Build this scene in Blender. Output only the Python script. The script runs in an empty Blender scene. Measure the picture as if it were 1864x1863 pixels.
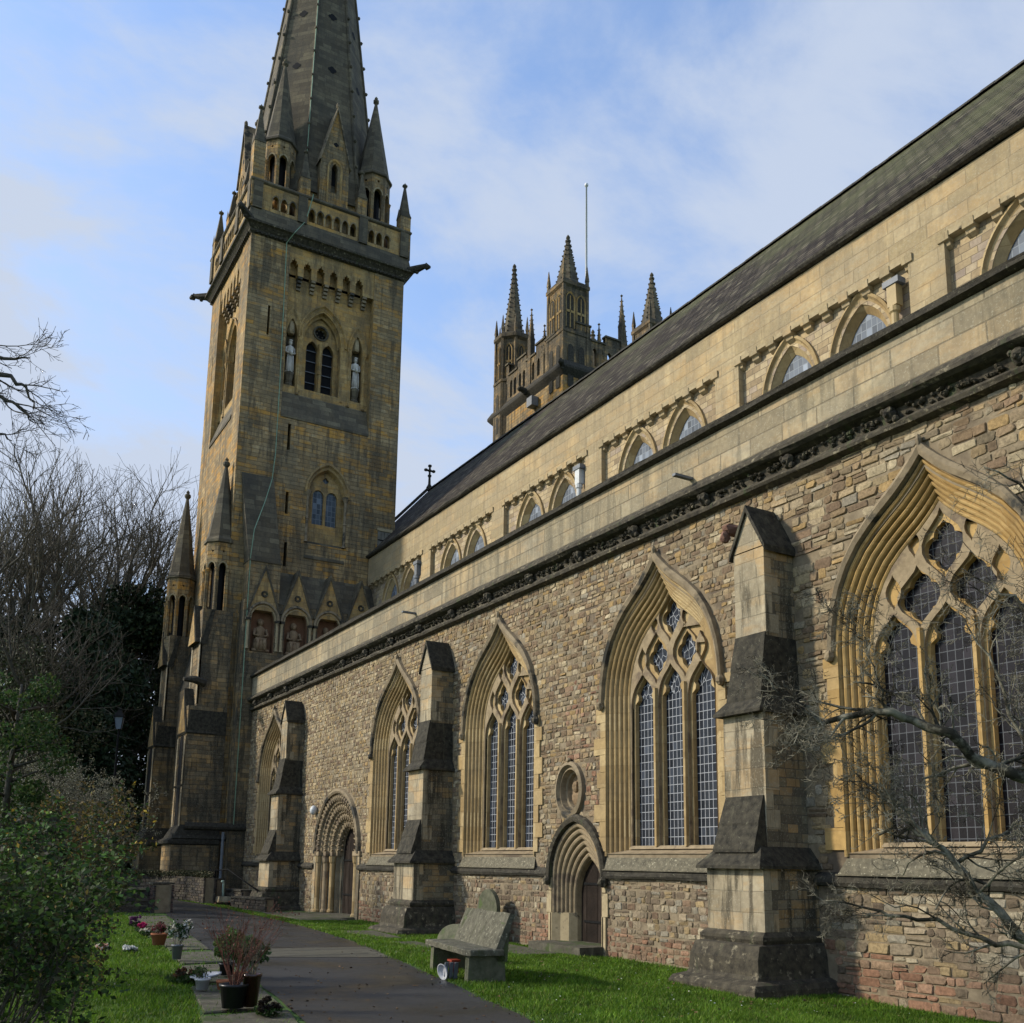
import bpy, math, random
import numpy as np
from mathutils import Vector, Matrix
from mathutils.geometry import tessellate_polygon
random.seed(7); rng = np.random.default_rng(7)
R = math.radians
sc = bpy.context.scene
col = sc.collection

# ---------------------------------------------------------------- camera
RIGHT = Vector((0.50443, 0.86334, 0.01421)); DOWN = Vector((-0.14741, 0.10232, -0.98377)); FWD = Vector((-0.85078, 0.49414, 0.17888))
CAM = Vector((0, 0, 1.7)); F = 1815.8
cd = bpy.data.cameras.new("camera"); cam = bpy.data.objects.new("camera", cd); col.objects.link(cam)
m3 = Matrix((RIGHT, -DOWN, -FWD)).transposed()
cam.matrix_world = Matrix.Translation(CAM) @ m3.to_4x4()
cd.sensor_width = 36; cd.sensor_fit = 'HORIZONTAL'; cd.lens = F / 1864 * 36; cd.shift_y = 310.5 / 1864
cd.clip_start = .05; cd.clip_end = 3000
sc.camera = cam

def at(px, py, depth):
    """world point at a given distance along the view axis, used to read positions off the survey of the place"""
    d = RIGHT * ((px - 932) / F) + DOWN * ((py - 1242) / F) + FWD
    return CAM + d * depth

# ---------------------------------------------------------------- light
SUN_AZ = R(212); SUN_EL = R(30)      # azimuth clockwise from +Y
sundir = Vector((math.sin(SUN_AZ) * math.cos(SUN_EL), math.cos(SUN_AZ) * math.cos(SUN_EL), math.sin(SUN_EL)))
w = bpy.data.worlds.new("World"); sc.world = w; w.use_nodes = True
nt = w.node_tree; nt.nodes.clear()
def WN(t, **k):
    n = nt.nodes.new(t)
    for a, b in k.items(): setattr(n, a, b)
    return n
sky = WN('ShaderNodeTexSky', sky_type='NISHITA', sun_disc=False, sun_elevation=SUN_EL, sun_rotation=SUN_AZ, altitude=20, air_density=1.0, dust_density=.8, ozone_density=2.2)
bg = WN('ShaderNodeBackground'); out = WN('ShaderNodeOutputWorld')
tc = WN('ShaderNodeTexCoord'); sep = WN('ShaderNodeSeparateXYZ'); nt.links.new(tc.outputs['Generated'], sep.inputs[0])
addz = WN('ShaderNodeMath', operation='ADD'); addz.inputs[1].default_value = .22; nt.links.new(sep.outputs['Z'], addz.inputs[0])
dx = WN('ShaderNodeMath', operation='DIVIDE'); nt.links.new(sep.outputs['X'], dx.inputs[0]); nt.links.new(addz.outputs[0], dx.inputs[1])
dy = WN('ShaderNodeMath', operation='DIVIDE'); nt.links.new(sep.outputs['Y'], dy.inputs[0]); nt.links.new(addz.outputs[0], dy.inputs[1])
cmb = WN('ShaderNodeCombineXYZ'); nt.links.new(dx.outputs[0], cmb.inputs[0]); nt.links.new(dy.outputs[0], cmb.inputs[1])
mp = WN('ShaderNodeMapping'); mp.inputs['Rotation'].default_value = (0, 0, R(35)); mp.inputs['Scale'].default_value = (1.0, .75, 1); nt.links.new(cmb.outputs[0], mp.inputs[0])
no = WN('ShaderNodeTexNoise'); no.inputs['Scale'].default_value = 2.6; no.inputs['Detail'].default_value = 9; no.inputs['Roughness'].default_value = .60; no.inputs['Distortion'].default_value = .35
nt.links.new(mp.outputs[0], no.inputs['Vector'])
cr = WN('ShaderNodeValToRGB'); cr.color_ramp.elements[0].position = .38; cr.color_ramp.elements[1].position = .64
cr.color_ramp.elements[0].color = (.14, .14, .14, 1); cr.color_ramp.elements[1].color = (.92, .92, .92, 1); cr.color_ramp.interpolation = 'EASE'
nt.links.new(no.outputs[0], cr.inputs[0])
# low sky towards the west is mostly thin cloud
wst = WN('ShaderNodeMapRange'); wst.inputs[1].default_value = .75; wst.inputs[2].default_value = .98; wst.inputs[3].default_value = 0; wst.inputs[4].default_value = .55
neg = WN('ShaderNodeMath', operation='MULTIPLY'); neg.inputs[1].default_value = -1; nt.links.new(sep.outputs['X'], neg.inputs[0]); nt.links.new(neg.outputs[0], wst.inputs[0])
adc = WN('ShaderNodeMath', operation='ADD', use_clamp=True); nt.links.new(cr.outputs[0], adc.inputs[0]); nt.links.new(wst.outputs[0], adc.inputs[1])
mixc = WN('ShaderNodeMix', data_type='RGBA'); mixc.inputs['B'].default_value = (2.0, 2.28, 2.8, 1)
nt.links.new(adc.outputs[0], mixc.inputs['Factor']); tint = WN('ShaderNodeMix', data_type='RGBA', blend_type='MULTIPLY'); tint.inputs['Factor'].default_value = 1; tint.inputs['B'].default_value = (.92, .99, 1.07, 1); nt.links.new(sky.outputs[0], tint.inputs['A']); nt.links.new(tint.outputs['Result'], mixc.inputs['A'])
nt.links.new(mixc.outputs['Result'], bg.inputs[0]); bg.inputs[1].default_value = .15; nt.links.new(bg.outputs[0], out.inputs[0])
sl = bpy.data.lights.new("sun", 'SUN'); sl.energy = 2.25; sl.angle = R(4); sl.color = (1, .915, .77)
so = bpy.data.objects.new("sun", sl); col.objects.link(so); so.rotation_euler = (-sundir).to_track_quat('-Z', 'Y').to_euler(); so.location = (0, -20, 60)
vs = sc.view_settings; vs.view_transform = 'Standard'; vs.look = 'None'; vs.gamma = 1; vs.exposure = 0.98
sc.render.resolution_x = 1024; sc.render.resolution_y = 1023

# ---------------------------------------------------------------- materials
def srgb(r, g, b):
    f = lambda c: ((c / 255) / 12.92) if c / 255 <= .04045 else (((c / 255) + .055) / 1.055) ** 2.4
    return (f(r), f(g), f(b), 1)
class NB:
    def __init__(s, name, rough=.85, spec=.3):
        s.m = bpy.data.materials.new(name); s.m.use_nodes = True; s.t = s.m.node_tree
        s.b = s.t.nodes['Principled BSDF']; s.b.inputs['Roughness'].default_value = rough; s.b.inputs['Specular IOR Level'].default_value = spec
    def n(s, t, **k):
        q = s.t.nodes.new(t)
        for a, b in k.items():
            if a == 'i':
                for x, y in b.items(): q.inputs[x].default_value = y
            else: setattr(q, a, b)
        return q
    def l(s, a, b): s.t.links.new(a, b)
    def math(s, op, a, b=None, clamp=False):
        q = s.n('ShaderNodeMath', operation=op, use_clamp=clamp)
        for i, v in enumerate((a, b)):
            if v is None: continue
            if isinstance(v, (int, float)): q.inputs[i].default_value = v
            else: s.l(v, q.inputs[i])
        return q.outputs[0]
    def ramp(s, fac, stops, interp='LINEAR'):
        q = s.n('ShaderNodeValToRGB'); e = q.color_ramp.elements; q.color_ramp.interpolation = interp
        e.remove(e[1]); e[0].position = stops[0][0]; e[0].color = (*stops[0][1][:3], 1)
        for p, c in stops[1:]:
            k = e.new(p); k.color = (*c[:3], 1)
        s.l(fac, q.inputs[0]); return q.outputs[0]
    def mix(s, f, a, b, bt='MIX'):
        q = s.n('ShaderNodeMix', data_type='RGBA', blend_type=bt)
        for k, v in (('Factor', f), ('A', a), ('B', b)):
            if isinstance(v, (int, float)): q.inputs[k].default_value = v
            elif isinstance(v, tuple): q.inputs[k].default_value = v if len(v) == 4 else (*v, 1)
            else: s.l(v, q.inputs[k])
        return q.outputs['Result']
    def pos(s): return s.n('ShaderNodeNewGeometry')
    def noise(s, vec, scale, detail=3, rough=.5, sc3=None):
        if sc3:
            mp = s.n('ShaderNodeMapping'); mp.inputs['Scale'].default_value = sc3; s.l(vec, mp.inputs[0]); vec = mp.outputs[0]
        q = s.n('ShaderNodeTexNoise', i={'Scale': scale, 'Detail': detail, 'Roughness': rough}); s.l(vec, q.inputs['Vector']); return q.outputs[0]
    def bump(s, h, st, dist=.02, nrm=None):
        q = s.n('ShaderNodeBump', i={'Strength': st, 'Distance': dist}); s.l(h, q.inputs['Height'])
        if nrm is not None: s.l(nrm, q.inputs['Normal'])
        return q.outputs[0]
    def fin(s, c, nrm=None):
        if isinstance(c, tuple): s.b.inputs['Base Color'].default_value = c
        else: s.l(c, s.b.inputs['Base Color'])
        if nrm is not None: s.l(nrm, s.b.inputs['Normal'])
        return s.m
def masonry(name, stops, bw, bh, mortar, mort_col, stain=.5, stain_col=(.035, .032, .026), top=True, streak=.4, lscale=.22, rough=.9, warp=.03, bumpst=.6, ms=.01, ochre=0, drip=0, drip_col=(.035, .030, .020, 1)):
    s = NB(name, rough); g = s.pos(); sp = s.n('ShaderNodeSeparateXYZ'); s.l(g.outputs['Position'], sp.inputs[0])
    sn = s.n('ShaderNodeSeparateXYZ'); s.l(g.outputs['True Normal'], sn.inputs[0])
    ax = s.math('ABSOLUTE', sn.outputs[0]); ay = s.math('ABSOLUTE', sn.outputs[1]); sel = s.math('GREATER_THAN', ax, ay)
    u = s.math('ADD', s.math('MULTIPLY', sp.outputs[1], sel), s.math('MULTIPLY', sp.outputs[0], s.math('SUBTRACT', 1.0, sel)))
    nz1 = s.noise(g.outputs['Position'], 1.3, 2)
    u = s.math('ADD', u, s.math('MULTIPLY', s.math('SUBTRACT', nz1, .5), warp * 6)); 
    zz = s.math('ADD', sp.outputs[2], s.math('MULTIPLY', s.math('SUBTRACT', s.noise(g.outputs['Position'], .9, 2), .5), warp * 2))
    cv = s.n('ShaderNodeCombineXYZ'); s.l(u, cv.inputs[0]); s.l(zz, cv.inputs[1])
    bt = s.n('ShaderNodeTexBrick', i={'Color1': (0, 0, 0, 1), 'Color2': (1, 1, 1, 1), 'Mortar': (.5, .5, .5, 1), 'Scale': 1, 'Mortar Size': ms, 'Mortar Smooth': .4, 'Brick Width': bw, 'Row Height': bh})
    bt.offset = .45; bt.squash = .7; bt.squash_frequency = 3
    s.l(cv.outputs[0], bt.inputs['Vector'])
    base = s.ramp(bt.outputs['Color'], stops)
    fine = s.noise(g.outputs['Position'], 9, 5, .65); base = s.mix(.55, base, s.ramp(fine, [(.25, (.55, .52, .5)), (.75, (1.25, 1.25, 1.25))]), 'MULTIPLY')
    med = s.noise(g.outputs['Position'], 1.1, 4, .6); base = s.mix(.5, base, s.ramp(med, [(.3, (.62, .62, .64)), (.7, (1.25, 1.2, 1.05))]), 'MULTIPLY')
    if ochre:
        oc = s.math('ADD', s.math('MULTIPLY', s.noise(g.outputs['Position'], 1.0, 5, .68, (.55, .55, 2.0)), .8), s.math('MULTIPLY', bt.outputs['Color'], .2))
        base = s.mix(s.math('MULTIPLY', s.ramp(oc, [(.50, (0, 0, 0)), (.60, (1, 1, 1))]), ochre), base, (.44, .225, .04, 1))
    c = s.mix(s.math('MULTIPLY', bt.outputs['Fac'], mortar), base, mort_col)
    big = s.noise(g.outputs['Position'], lscale, 5, .62)
    stk = s.noise(g.outputs['Position'], 1.0, 4, .6, (2.2, 2.2, .22))
    st = s.math('ADD', s.math('MULTIPLY', big, .55), s.math('MULTIPLY', stk, .45))
    st = s.math('ADD', st, s.math('MULTIPLY', s.math('SUBTRACT', s.noise(g.outputs['Position'], 5, 4, .7), .5), .16))
    mask = s.ramp(st, [(.50 - .10 * stain, (0, 0, 0)), (.62 - .06 * stain, (1, 1, 1))])
    c = s.mix(s.math('MULTIPLY', mask, min(1, stain)), c, stain_col)
    if drip:
        dn = s.math('ADD', s.math('MULTIPLY', s.noise(g.outputs['Position'], 1.0, 5, .66, (3.6, 3.6, .42)), .72), s.math('MULTIPLY', s.noise(g.outputs['Position'], .55, 3, .6), .28))
        dm = s.ramp(dn, [(.50, (0, 0, 0)), (.57, (1, 1, 1))]); c = s.mix(s.math('MULTIPLY', dm, drip), c, drip_col)
        gn = s.ramp(s.noise(g.outputs['Position'], 26, 4, .7), [(.56, (0, 0, 0)), (.64, (1, 1, 1))]); c = s.mix(s.math('MULTIPLY', gn, .35), c, (.40, .37, .27, 1))
    if top:
        tp = s.math('MULTIPLY', s.math('SUBTRACT', sn.outputs[2], .12), 3.2, clamp=True)
        tp = s.math('MULTIPLY', tp, s.ramp(s.noise(g.outputs['Position'], 3, 5, .7), [(.25, (.55, .55, .55)), (.55, (1, 1, 1))]))
        c = s.mix(s.math('MULTIPLY', tp, .85), c, (.042, .036, .024, 1))
    h = s.math('ADD', s.math('MULTIPLY', bt.outputs['Fac'], -.8), s.math('MULTIPLY', fine, .8))
    return s.fin(c, s.bump(h, bumpst, .02))
M = {}
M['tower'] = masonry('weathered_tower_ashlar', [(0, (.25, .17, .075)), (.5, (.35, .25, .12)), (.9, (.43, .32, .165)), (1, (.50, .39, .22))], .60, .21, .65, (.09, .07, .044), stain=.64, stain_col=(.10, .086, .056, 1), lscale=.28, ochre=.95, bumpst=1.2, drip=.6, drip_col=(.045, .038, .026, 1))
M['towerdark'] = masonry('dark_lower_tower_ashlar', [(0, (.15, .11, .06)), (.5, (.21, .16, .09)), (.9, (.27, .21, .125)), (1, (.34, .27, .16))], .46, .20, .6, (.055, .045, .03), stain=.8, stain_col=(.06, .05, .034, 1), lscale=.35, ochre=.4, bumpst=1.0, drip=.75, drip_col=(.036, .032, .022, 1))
M['towerwarm'] = masonry('golden_tower_ashlar', [(0, (.32, .21, .08)), (.5, (.41, .28, .11)), (1, (.48, .35, .16))], .5, .25, .5, (.13, .10, .06), stain=.5, stain_col=(.10, .08, .05, 1), lscale=.5, ochre=.6, drip=.45, drip_col=(.06, .048, .03, 1))
M['spire'] = masonry('grey_spire_stone', [(0, (.085, .070, .045)), (.5, (.12, .10, .065)), (1, (.17, .145, .092))], .7, .27, .6, (.035, .032, .025), stain=.6, stain_col=(.048, .045, .035, 1), top=False, lscale=.3)
M['ashpale'] = masonry('pale_parapet_ashlar', [(0, (.25, .205, .13)), (.5, (.32, .27, .175)), (1, (.38, .325, .22))], 1.15, .34, .7, (.12, .095, .06), stain=.62, stain_col=(.13, .115, .08, 1), lscale=.8, warp=.0, bumpst=.5, ochre=.22, ms=.016, drip=.5, drip_col=(.10, .088, .06, 1))
M['clere'] = masonry('buff_clerestory_ashlar', [(0, (.33, .26, .145)), (.5, (.385, .305, .178)), (1, (.43, .35, .215))], 1.05, .36, .38, (.15, .115, .065), stain=.5, stain_col=(.24, .19, .115, 1), lscale=.5, warp=0, bumpst=.5, ochre=.25, ms=.018, drip=.3, drip_col=(.17, .135, .085, 1))
M['clererub'] = masonry('coursed_clerestory_stone', [(0, (.24, .18, .11)), (.35, (.40, .31, .18)), (.7, (.47, .38, .24)), (.9, (.30, .24, .19)), (1, (.46, .35, .19))], .40, .18, .85, (.13, .10, .065), stain=.25, stain_col=(.16, .13, .09, 1), lscale=.6, warp=.03)
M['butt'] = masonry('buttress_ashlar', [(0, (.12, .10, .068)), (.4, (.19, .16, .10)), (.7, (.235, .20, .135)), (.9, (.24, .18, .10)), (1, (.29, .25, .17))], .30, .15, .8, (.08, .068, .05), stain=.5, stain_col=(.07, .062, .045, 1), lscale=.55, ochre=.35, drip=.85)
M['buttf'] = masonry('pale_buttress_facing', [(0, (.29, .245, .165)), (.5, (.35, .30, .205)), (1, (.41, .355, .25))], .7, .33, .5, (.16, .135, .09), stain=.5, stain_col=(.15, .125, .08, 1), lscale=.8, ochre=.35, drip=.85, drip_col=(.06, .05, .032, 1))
def plain(name, c1, c2, scale=6, rough=.9, bump=.4, stain=None, top=False, spec=.3, streak=None, metallic=0):
    s = NB(name, rough, spec); g = s.pos(); n = s.noise(g.outputs['Position'], scale, 5, .62)
    c = s.ramp(n, [(.3, c1), (.7, c2)])
    if stain:
        m = s.ramp(s.noise(g.outputs['Position'], stain[1], 5, .65), [(stain[2], (0, 0, 0)), (stain[2] + .1, (1, 1, 1))]); c = s.mix(m, c, stain[0])
    if streak:
        m = s.ramp(s.noise(g.outputs['Position'], 1.5, 4, .6, (3, 3, .3)), [(streak[1], (0, 0, 0)), (streak[1] + .12, (1, 1, 1))]); c = s.mix(m, c, streak[0])
    if top:
        sn = s.n('ShaderNodeSeparateXYZ'); s.l(g.outputs['True Normal'], sn.inputs[0])
        tp = s.math('MULTIPLY', s.math('SUBTRACT', sn.outputs[2], .15), 3, clamp=True); c = s.mix(tp, c, (.03, .03, .022, 1))
    s.b.inputs['Metallic'].default_value = metallic
    return s.fin(c, s.bump(s.noise(g.outputs['Position'], scale * 5, 5, .7), bump, .012))
M['gold'] = masonry('golden_window_stone', [(0, (.29, .20, .088)), (.5, (.36, .26, .125)), (1, (.42, .325, .175))], .9, .38, .3, (.17, .12, .06), stain=.22, stain_col=(.16, .12, .07, 1), lscale=.9, top=False, warp=0, bumpst=.3)
M['orange'] = masonry('orange_window_stone', [(0, (.32, .20, .068)), (.5, (.39, .26, .10)), (1, (.44, .31, .14))], .9, .38, .3, (.2, .13, .06), stain=.22, stain_col=(.17, .12, .06, 1), lscale=.9, top=False, warp=0, bumpst=.3)
M['hood'] = plain('lichened_hood_stone', (.15, .115, .07), (.28, .22, .135), 5, stain=((.045, .042, .033, 1), 1.4, .50))
M['trac'] = plain('grey_brown_tracery_stone', (.19, .145, .085), (.31, .24, .145), 7, stain=((.14, .105, .07, 1), 2, .52))
M['nicherib'] = plain('pale_worn_rib_stone', (.26, .205, .115), (.40, .32, .19), 6, stain=((.10, .08, .05, 1), 3, .56))
M['dark'] = plain('black_lichened_stone', (.016, .014, .010), (.062, .054, .038), 9, stain=((.15, .145, .10, 1), 16, .60), bump=1.0)
M['slab'] = plain('dark_weathering_slabs', (.010, .009, .006), (.062, .054, .036), 8, stain=((.13, .125, .085, 1), 18, .62), bump=1.0, streak=((.085, .078, .05, 1), .60))
M['carve'] = plain('blackened_carved_stone', (.020, .017, .012), (.085, .072, .047), 8, stain=((.22, .19, .125, 1), 7, .58), bump=1.0, streak=((.055, .07, .03, 1), .60))
M['sillst'] = plain('lichen_speckled_sill', (.07, .062, .042), (.17, .15, .10), 9, stain=((.36, .33, .23, 1), 22, .58), bump=1.0)
M['sand'] = plain('red_sandstone', (.13, .065, .04), (.24, .13, .09), 2.5, bump=.7)
M['white'] = plain('white_statue_stone', (.42, .39, .33), (.62, .58, .50), 3, stain=((.18, .16, .13, 1), 4, .62))
M['nstat'] = plain('brown_relief_stone', (.15, .10, .055), (.27, .19, .11), 5, bump=.6)
M['nicheback'] = plain('red_brown_niche_stone', (.13, .06, .032), (.21, .115, .06), 3)
M['openshade'] = plain('painted_opening_shade', (.004, .004, .005), (.008, .008, .008), 3)  # near-black surface that paints in the shade inside openings and niches
M['wood'] = plain('dark_plank_door', (.010, .007, .005), (.022, .015, .011), 3, rough=.75, spec=.1, streak=((.035, .026, .02, 1), .55))
M['woodgrey'] = plain('grey_weathered_boards', (.12, .11, .09), (.19, .17, .13), 4)
M['lead'] = plain('lead_grey', (.10, .11, .12), (.18, .19, .2), 4, rough=.55)
M['pipewhite'] = plain('pale_painted_pipe', (.42, .43, .42), (.55, .56, .55), 4, rough=.5)
M['pipebuff'] = plain('buff_painted_pipe', (.30, .22, .10), (.38, .28, .13), 4, rough=.6)
M['copper'] = plain('green_copper_strip', (.14, .22, .14), (.24, .34, .22), 3, rough=.6)
M['iron'] = plain('black_iron', (.006, .006, .006), (.012, .012, .012), 4, rough=.8, spec=.1)
M['polewhite'] = plain('white_paint', (.7, .7, .7), (.78, .78, .77), 4, rough=.4)
# glass with lead cames
def glassmat(name, gx, gz, lead, col1=(.012, .014, .018), wavy=False, lw=.0062, face_x=False, rg=.22, sp_=.10):
    s = NB(name, .12, sp_); g = s.pos(); sp = s.n('ShaderNodeSeparateXYZ'); s.l(g.outputs['Position'], sp.inputs[0])
    U = sp.outputs[1] if face_x else sp.outputs[0]
    if wavy:
        nn = s.n('ShaderNodeTexVoronoi', feature='DISTANCE_TO_EDGE', i={'Scale': 7.5}); mpn = s.n('ShaderNodeMapping'); mpn.inputs['Scale'].default_value = (1.2, .01, .8); s.l(g.outputs['Position'], mpn.inputs[0]); s.l(mpn.outputs[0], nn.inputs['Vector'])
        line = s.math('LESS_THAN', nn.outputs['Distance'], .032)
    else:
        a = s.math('PINGPONG', U, gx / 2); b = s.math('PINGPONG', sp.outputs[2], gz / 2)
        line = s.math('MAXIMUM', s.math('LESS_THAN', a, lw), s.math('LESS_THAN', b, lw))
    cell = s.n('ShaderNodeTexWhiteNoise', noise_dimensions='3D')
    sn = s.n('ShaderNodeVectorMath', operation='SNAP'); sn.inputs[1].default_value = (gx, gx, gz); s.l(g.outputs['Position'], sn.inputs[0]); s.l(sn.outputs[0], cell.inputs[0])
    pane = s.ramp(cell.outputs['Value'], [(0, col1), (.8, tuple(c * 2.0 for c in col1)), (1, tuple(c * 4 for c in col1))])
    c = s.mix(line, pane, lead)
    rr = s.n('ShaderNodeMix', data_type='FLOAT'); s.l(line, rr.inputs[0]); rr.inputs[2].default_value = rg; rr.inputs[3].default_value = .8; s.l(rr.outputs[0], s.b.inputs['Roughness'])
    return s.fin(c, s.bump(s.math('ADD', cell.outputs['Value'], s.noise(g.outputs['Position'], 3, 2)), .22, .01))
LEAD = (.31, .32, .335, 1)
M['glass'] = glassmat('leaded_glass', .118, .175, LEAD)
M['glasshead'] = glassmat('leaded_glass_curving_leads', .12, .18, LEAD, wavy=True)
M['glassfig'] = glassmat('stained_glass_backs', .135, .165, (.095, .10, .105, 1), col1=(.008, .007, .008), lw=.006)
M['glassc'] = glassmat('grey_clerestory_glass', .16, .22, (.22, .24, .26, 1), col1=(.075, .085, .10), lw=.010, rg=.5, sp_=.05)
M['glasst'] = glassmat('grey_tower_glass', .2, .28, (.17, .19, .2, 1), col1=(.045, .055, .065), lw=.012, face_x=True)
# slates
def slates():
    s = NB('mossy_slate_roof', .92, .08); g = s.pos(); sp = s.n('ShaderNodeSeparateXYZ'); s.l(g.outputs['Position'], sp.inputs[0])
    cv = s.n('ShaderNodeCombineXYZ'); s.l(sp.outputs[0], cv.inputs[0]); s.l(sp.outputs[2], cv.inputs[1])
    bt = s.n('ShaderNodeTexBrick', i={'Color1': (0, 0, 0, 1), 'Color2': (1, 1, 1, 1), 'Mortar': (0, 0, 0, 1), 'Scale': 1, 'Mortar Size': .022, 'Mortar Smooth': .3, 'Brick Width': .34, 'Row Height': .24}); s.l(cv.outputs[0], bt.inputs['Vector'])
    c = s.ramp(bt.outputs['Color'], [(0, (.030, .024, .018)), (.5, (.054, .044, .033)), (.85, (.078, .065, .048)), (1, (.13, .115, .08))])
    c = s.mix(bt.outputs['Fac'], c, (.008, .008, .008, 1))
    n = s.noise(g.outputs['Position'], .35, 5, .65); hz = s.n('ShaderNodeMapRange', i={1: 17, 2: 23.6, 3: -.16, 4: .16}); s.l(sp.outputs[2], hz.inputs[0])
    hx = s.n('ShaderNodeMapRange', i={1: -45, 2: -14, 3: -.12, 4: .07}); s.l(sp.outputs[0], hx.inputs[0])
    t = s.math('ADD', s.math('ADD', n, hz.outputs[0]), hx.outputs[0])
    c = s.mix(s.math('MULTIPLY', s.ramp(t, [(.47, (0, 0, 0)), (.72, (1, 1, 1))]), .6), c, (.10, .105, .05, 1))
    h = s.math('ADD', s.math('MULTIPLY', bt.outputs['Fac'], -1), s.math('MULTIPLY', s.math('FRACT', s.math('DIVIDE', sp.outputs[2], .24)), -.8))
    return s.fin(c, s.bump(h, 1.0, .04))
M['slate'] = slates()
def attrmat(name, rough=.9, scale=20, bump=.5, var=.5, spec=.25, trans=0, dist=.012):
    s = NB(name, rough, spec); a = s.n('ShaderNodeAttribute', attribute_name='Col'); g = s.pos()
    n = s.noise(g.outputs['Position'], scale, 5, .65)
    c = s.mix(var, a.outputs['Color'], s.ramp(n, [(.28, (.5, .5, .5)), (.72, (1.4, 1.4, 1.4))]), 'MULTIPLY')
    if trans:
        s.b.inputs['Transmission Weight'].default_value = 0
        tr = s.n('ShaderNodeBsdfTranslucent'); s.l(c, tr.inputs[0]); mx = s.n('ShaderNodeMixShader'); mx.inputs[0].default_value = trans
        s.l(s.b.outputs[0], mx.inputs[1]); s.l(tr.outputs[0], mx.inputs[2]); s.l(mx.outputs[0], s.t.nodes['Material Output'].inputs[0])
    return s.fin(c, s.bump(n, bump, dist) if bump else None)
M['rubble'] = attrmat('rubble_stone', .92, 22, 1.0, .85)
M['mortar'] = plain('lime_mortar', (.15, .115, .07), (.24, .19, .12), 7, stain=((.10, .075, .05, 1), .8, .52))
M['leaf'] = attrmat('leaf', .62, 3, 0, .2, spec=.16, trans=.3)
M['leafdark'] = attrmat('dark_foliage', .7, 2, 0, .3, spec=.2)
M['bark'] = plain('grey_bark', (.035, .030, .022), (.085, .075, .055), 8)
M['barkpale'] = plain('pale_lichened_bark', (.06, .052, .034), (.27, .25, .18), 11, stain=((.022, .019, .011, 1), 4, .47))
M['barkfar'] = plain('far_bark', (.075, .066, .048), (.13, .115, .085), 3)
M['grass'] = attrmat('grass_blades', .6, 1.5, 0, .35, spec=.2, trans=.35)
M['turf'] = plain('turf_soil', (.022, .05, .008), (.055, .11, .014), 2.2, stain=((.05, .045, .02, 1), 1.3, .68))
M['bench'] = plain('lichened_bench_stone', (.045, .042, .027), (.14, .13, .09), 9, stain=((.33, .32, .23, 1), 22, .59), bump=1.0, streak=((.05, .055, .025, 1), .56))
M['benchleg'] = plain('mossy_bench_leg_stone', (.05, .055, .03), (.13, .125, .08), 7, stain=((.07, .095, .03, 1), 3, .55), bump=.9)
def asphalt():
    s = NB('damp_asphalt', .42, .3); g = s.pos(); n = s.noise(g.outputs['Position'], 60, 4, .8); m = s.noise(g.outputs['Position'], .7, 5, .6)
    c = s.ramp(n, [(.3, (.017, .017, .016)), (.7, (.042, .041, .038))])
    c = s.mix(.6, c, s.ramp(m, [(.3, (.7, .7, .7)), (.7, (1.25, 1.22, 1.2))]), 'MULTIPLY')
    leafd = s.ramp(s.noise(g.outputs['Position'], 1.6, 6, .75, (1, 2.4, 1)), [(.66, (0, 0, 0)), (.71, (1, 1, 1))]); c = s.mix(leafd, c, (.055, .04, .022, 1))
    s.l(s.ramp(m, [(.35, (.28, .28, .28)), (.6, (.62, .62, .62))]), s.b.inputs['Roughness'])
    return s.fin(c, s.bump(n, .35, .006))
M['asphalt'] = asphalt()
M['flag'] = plain('mossy_ledger_paving', (.04, .036, .024), (.11, .10, .07), 6, stain=((.045, .06, .018, 1), 1.6, .5), bump=.8, streak=((.14, .13, .09, 1), .6))
M['sett'] = masonry('small_setts', [(0, (.04, .038, .03)), (1, (.13, .12, .09))], .10, .08, .8, (.02, .025, .01), stain=.1, top=False, warp=0)

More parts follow.
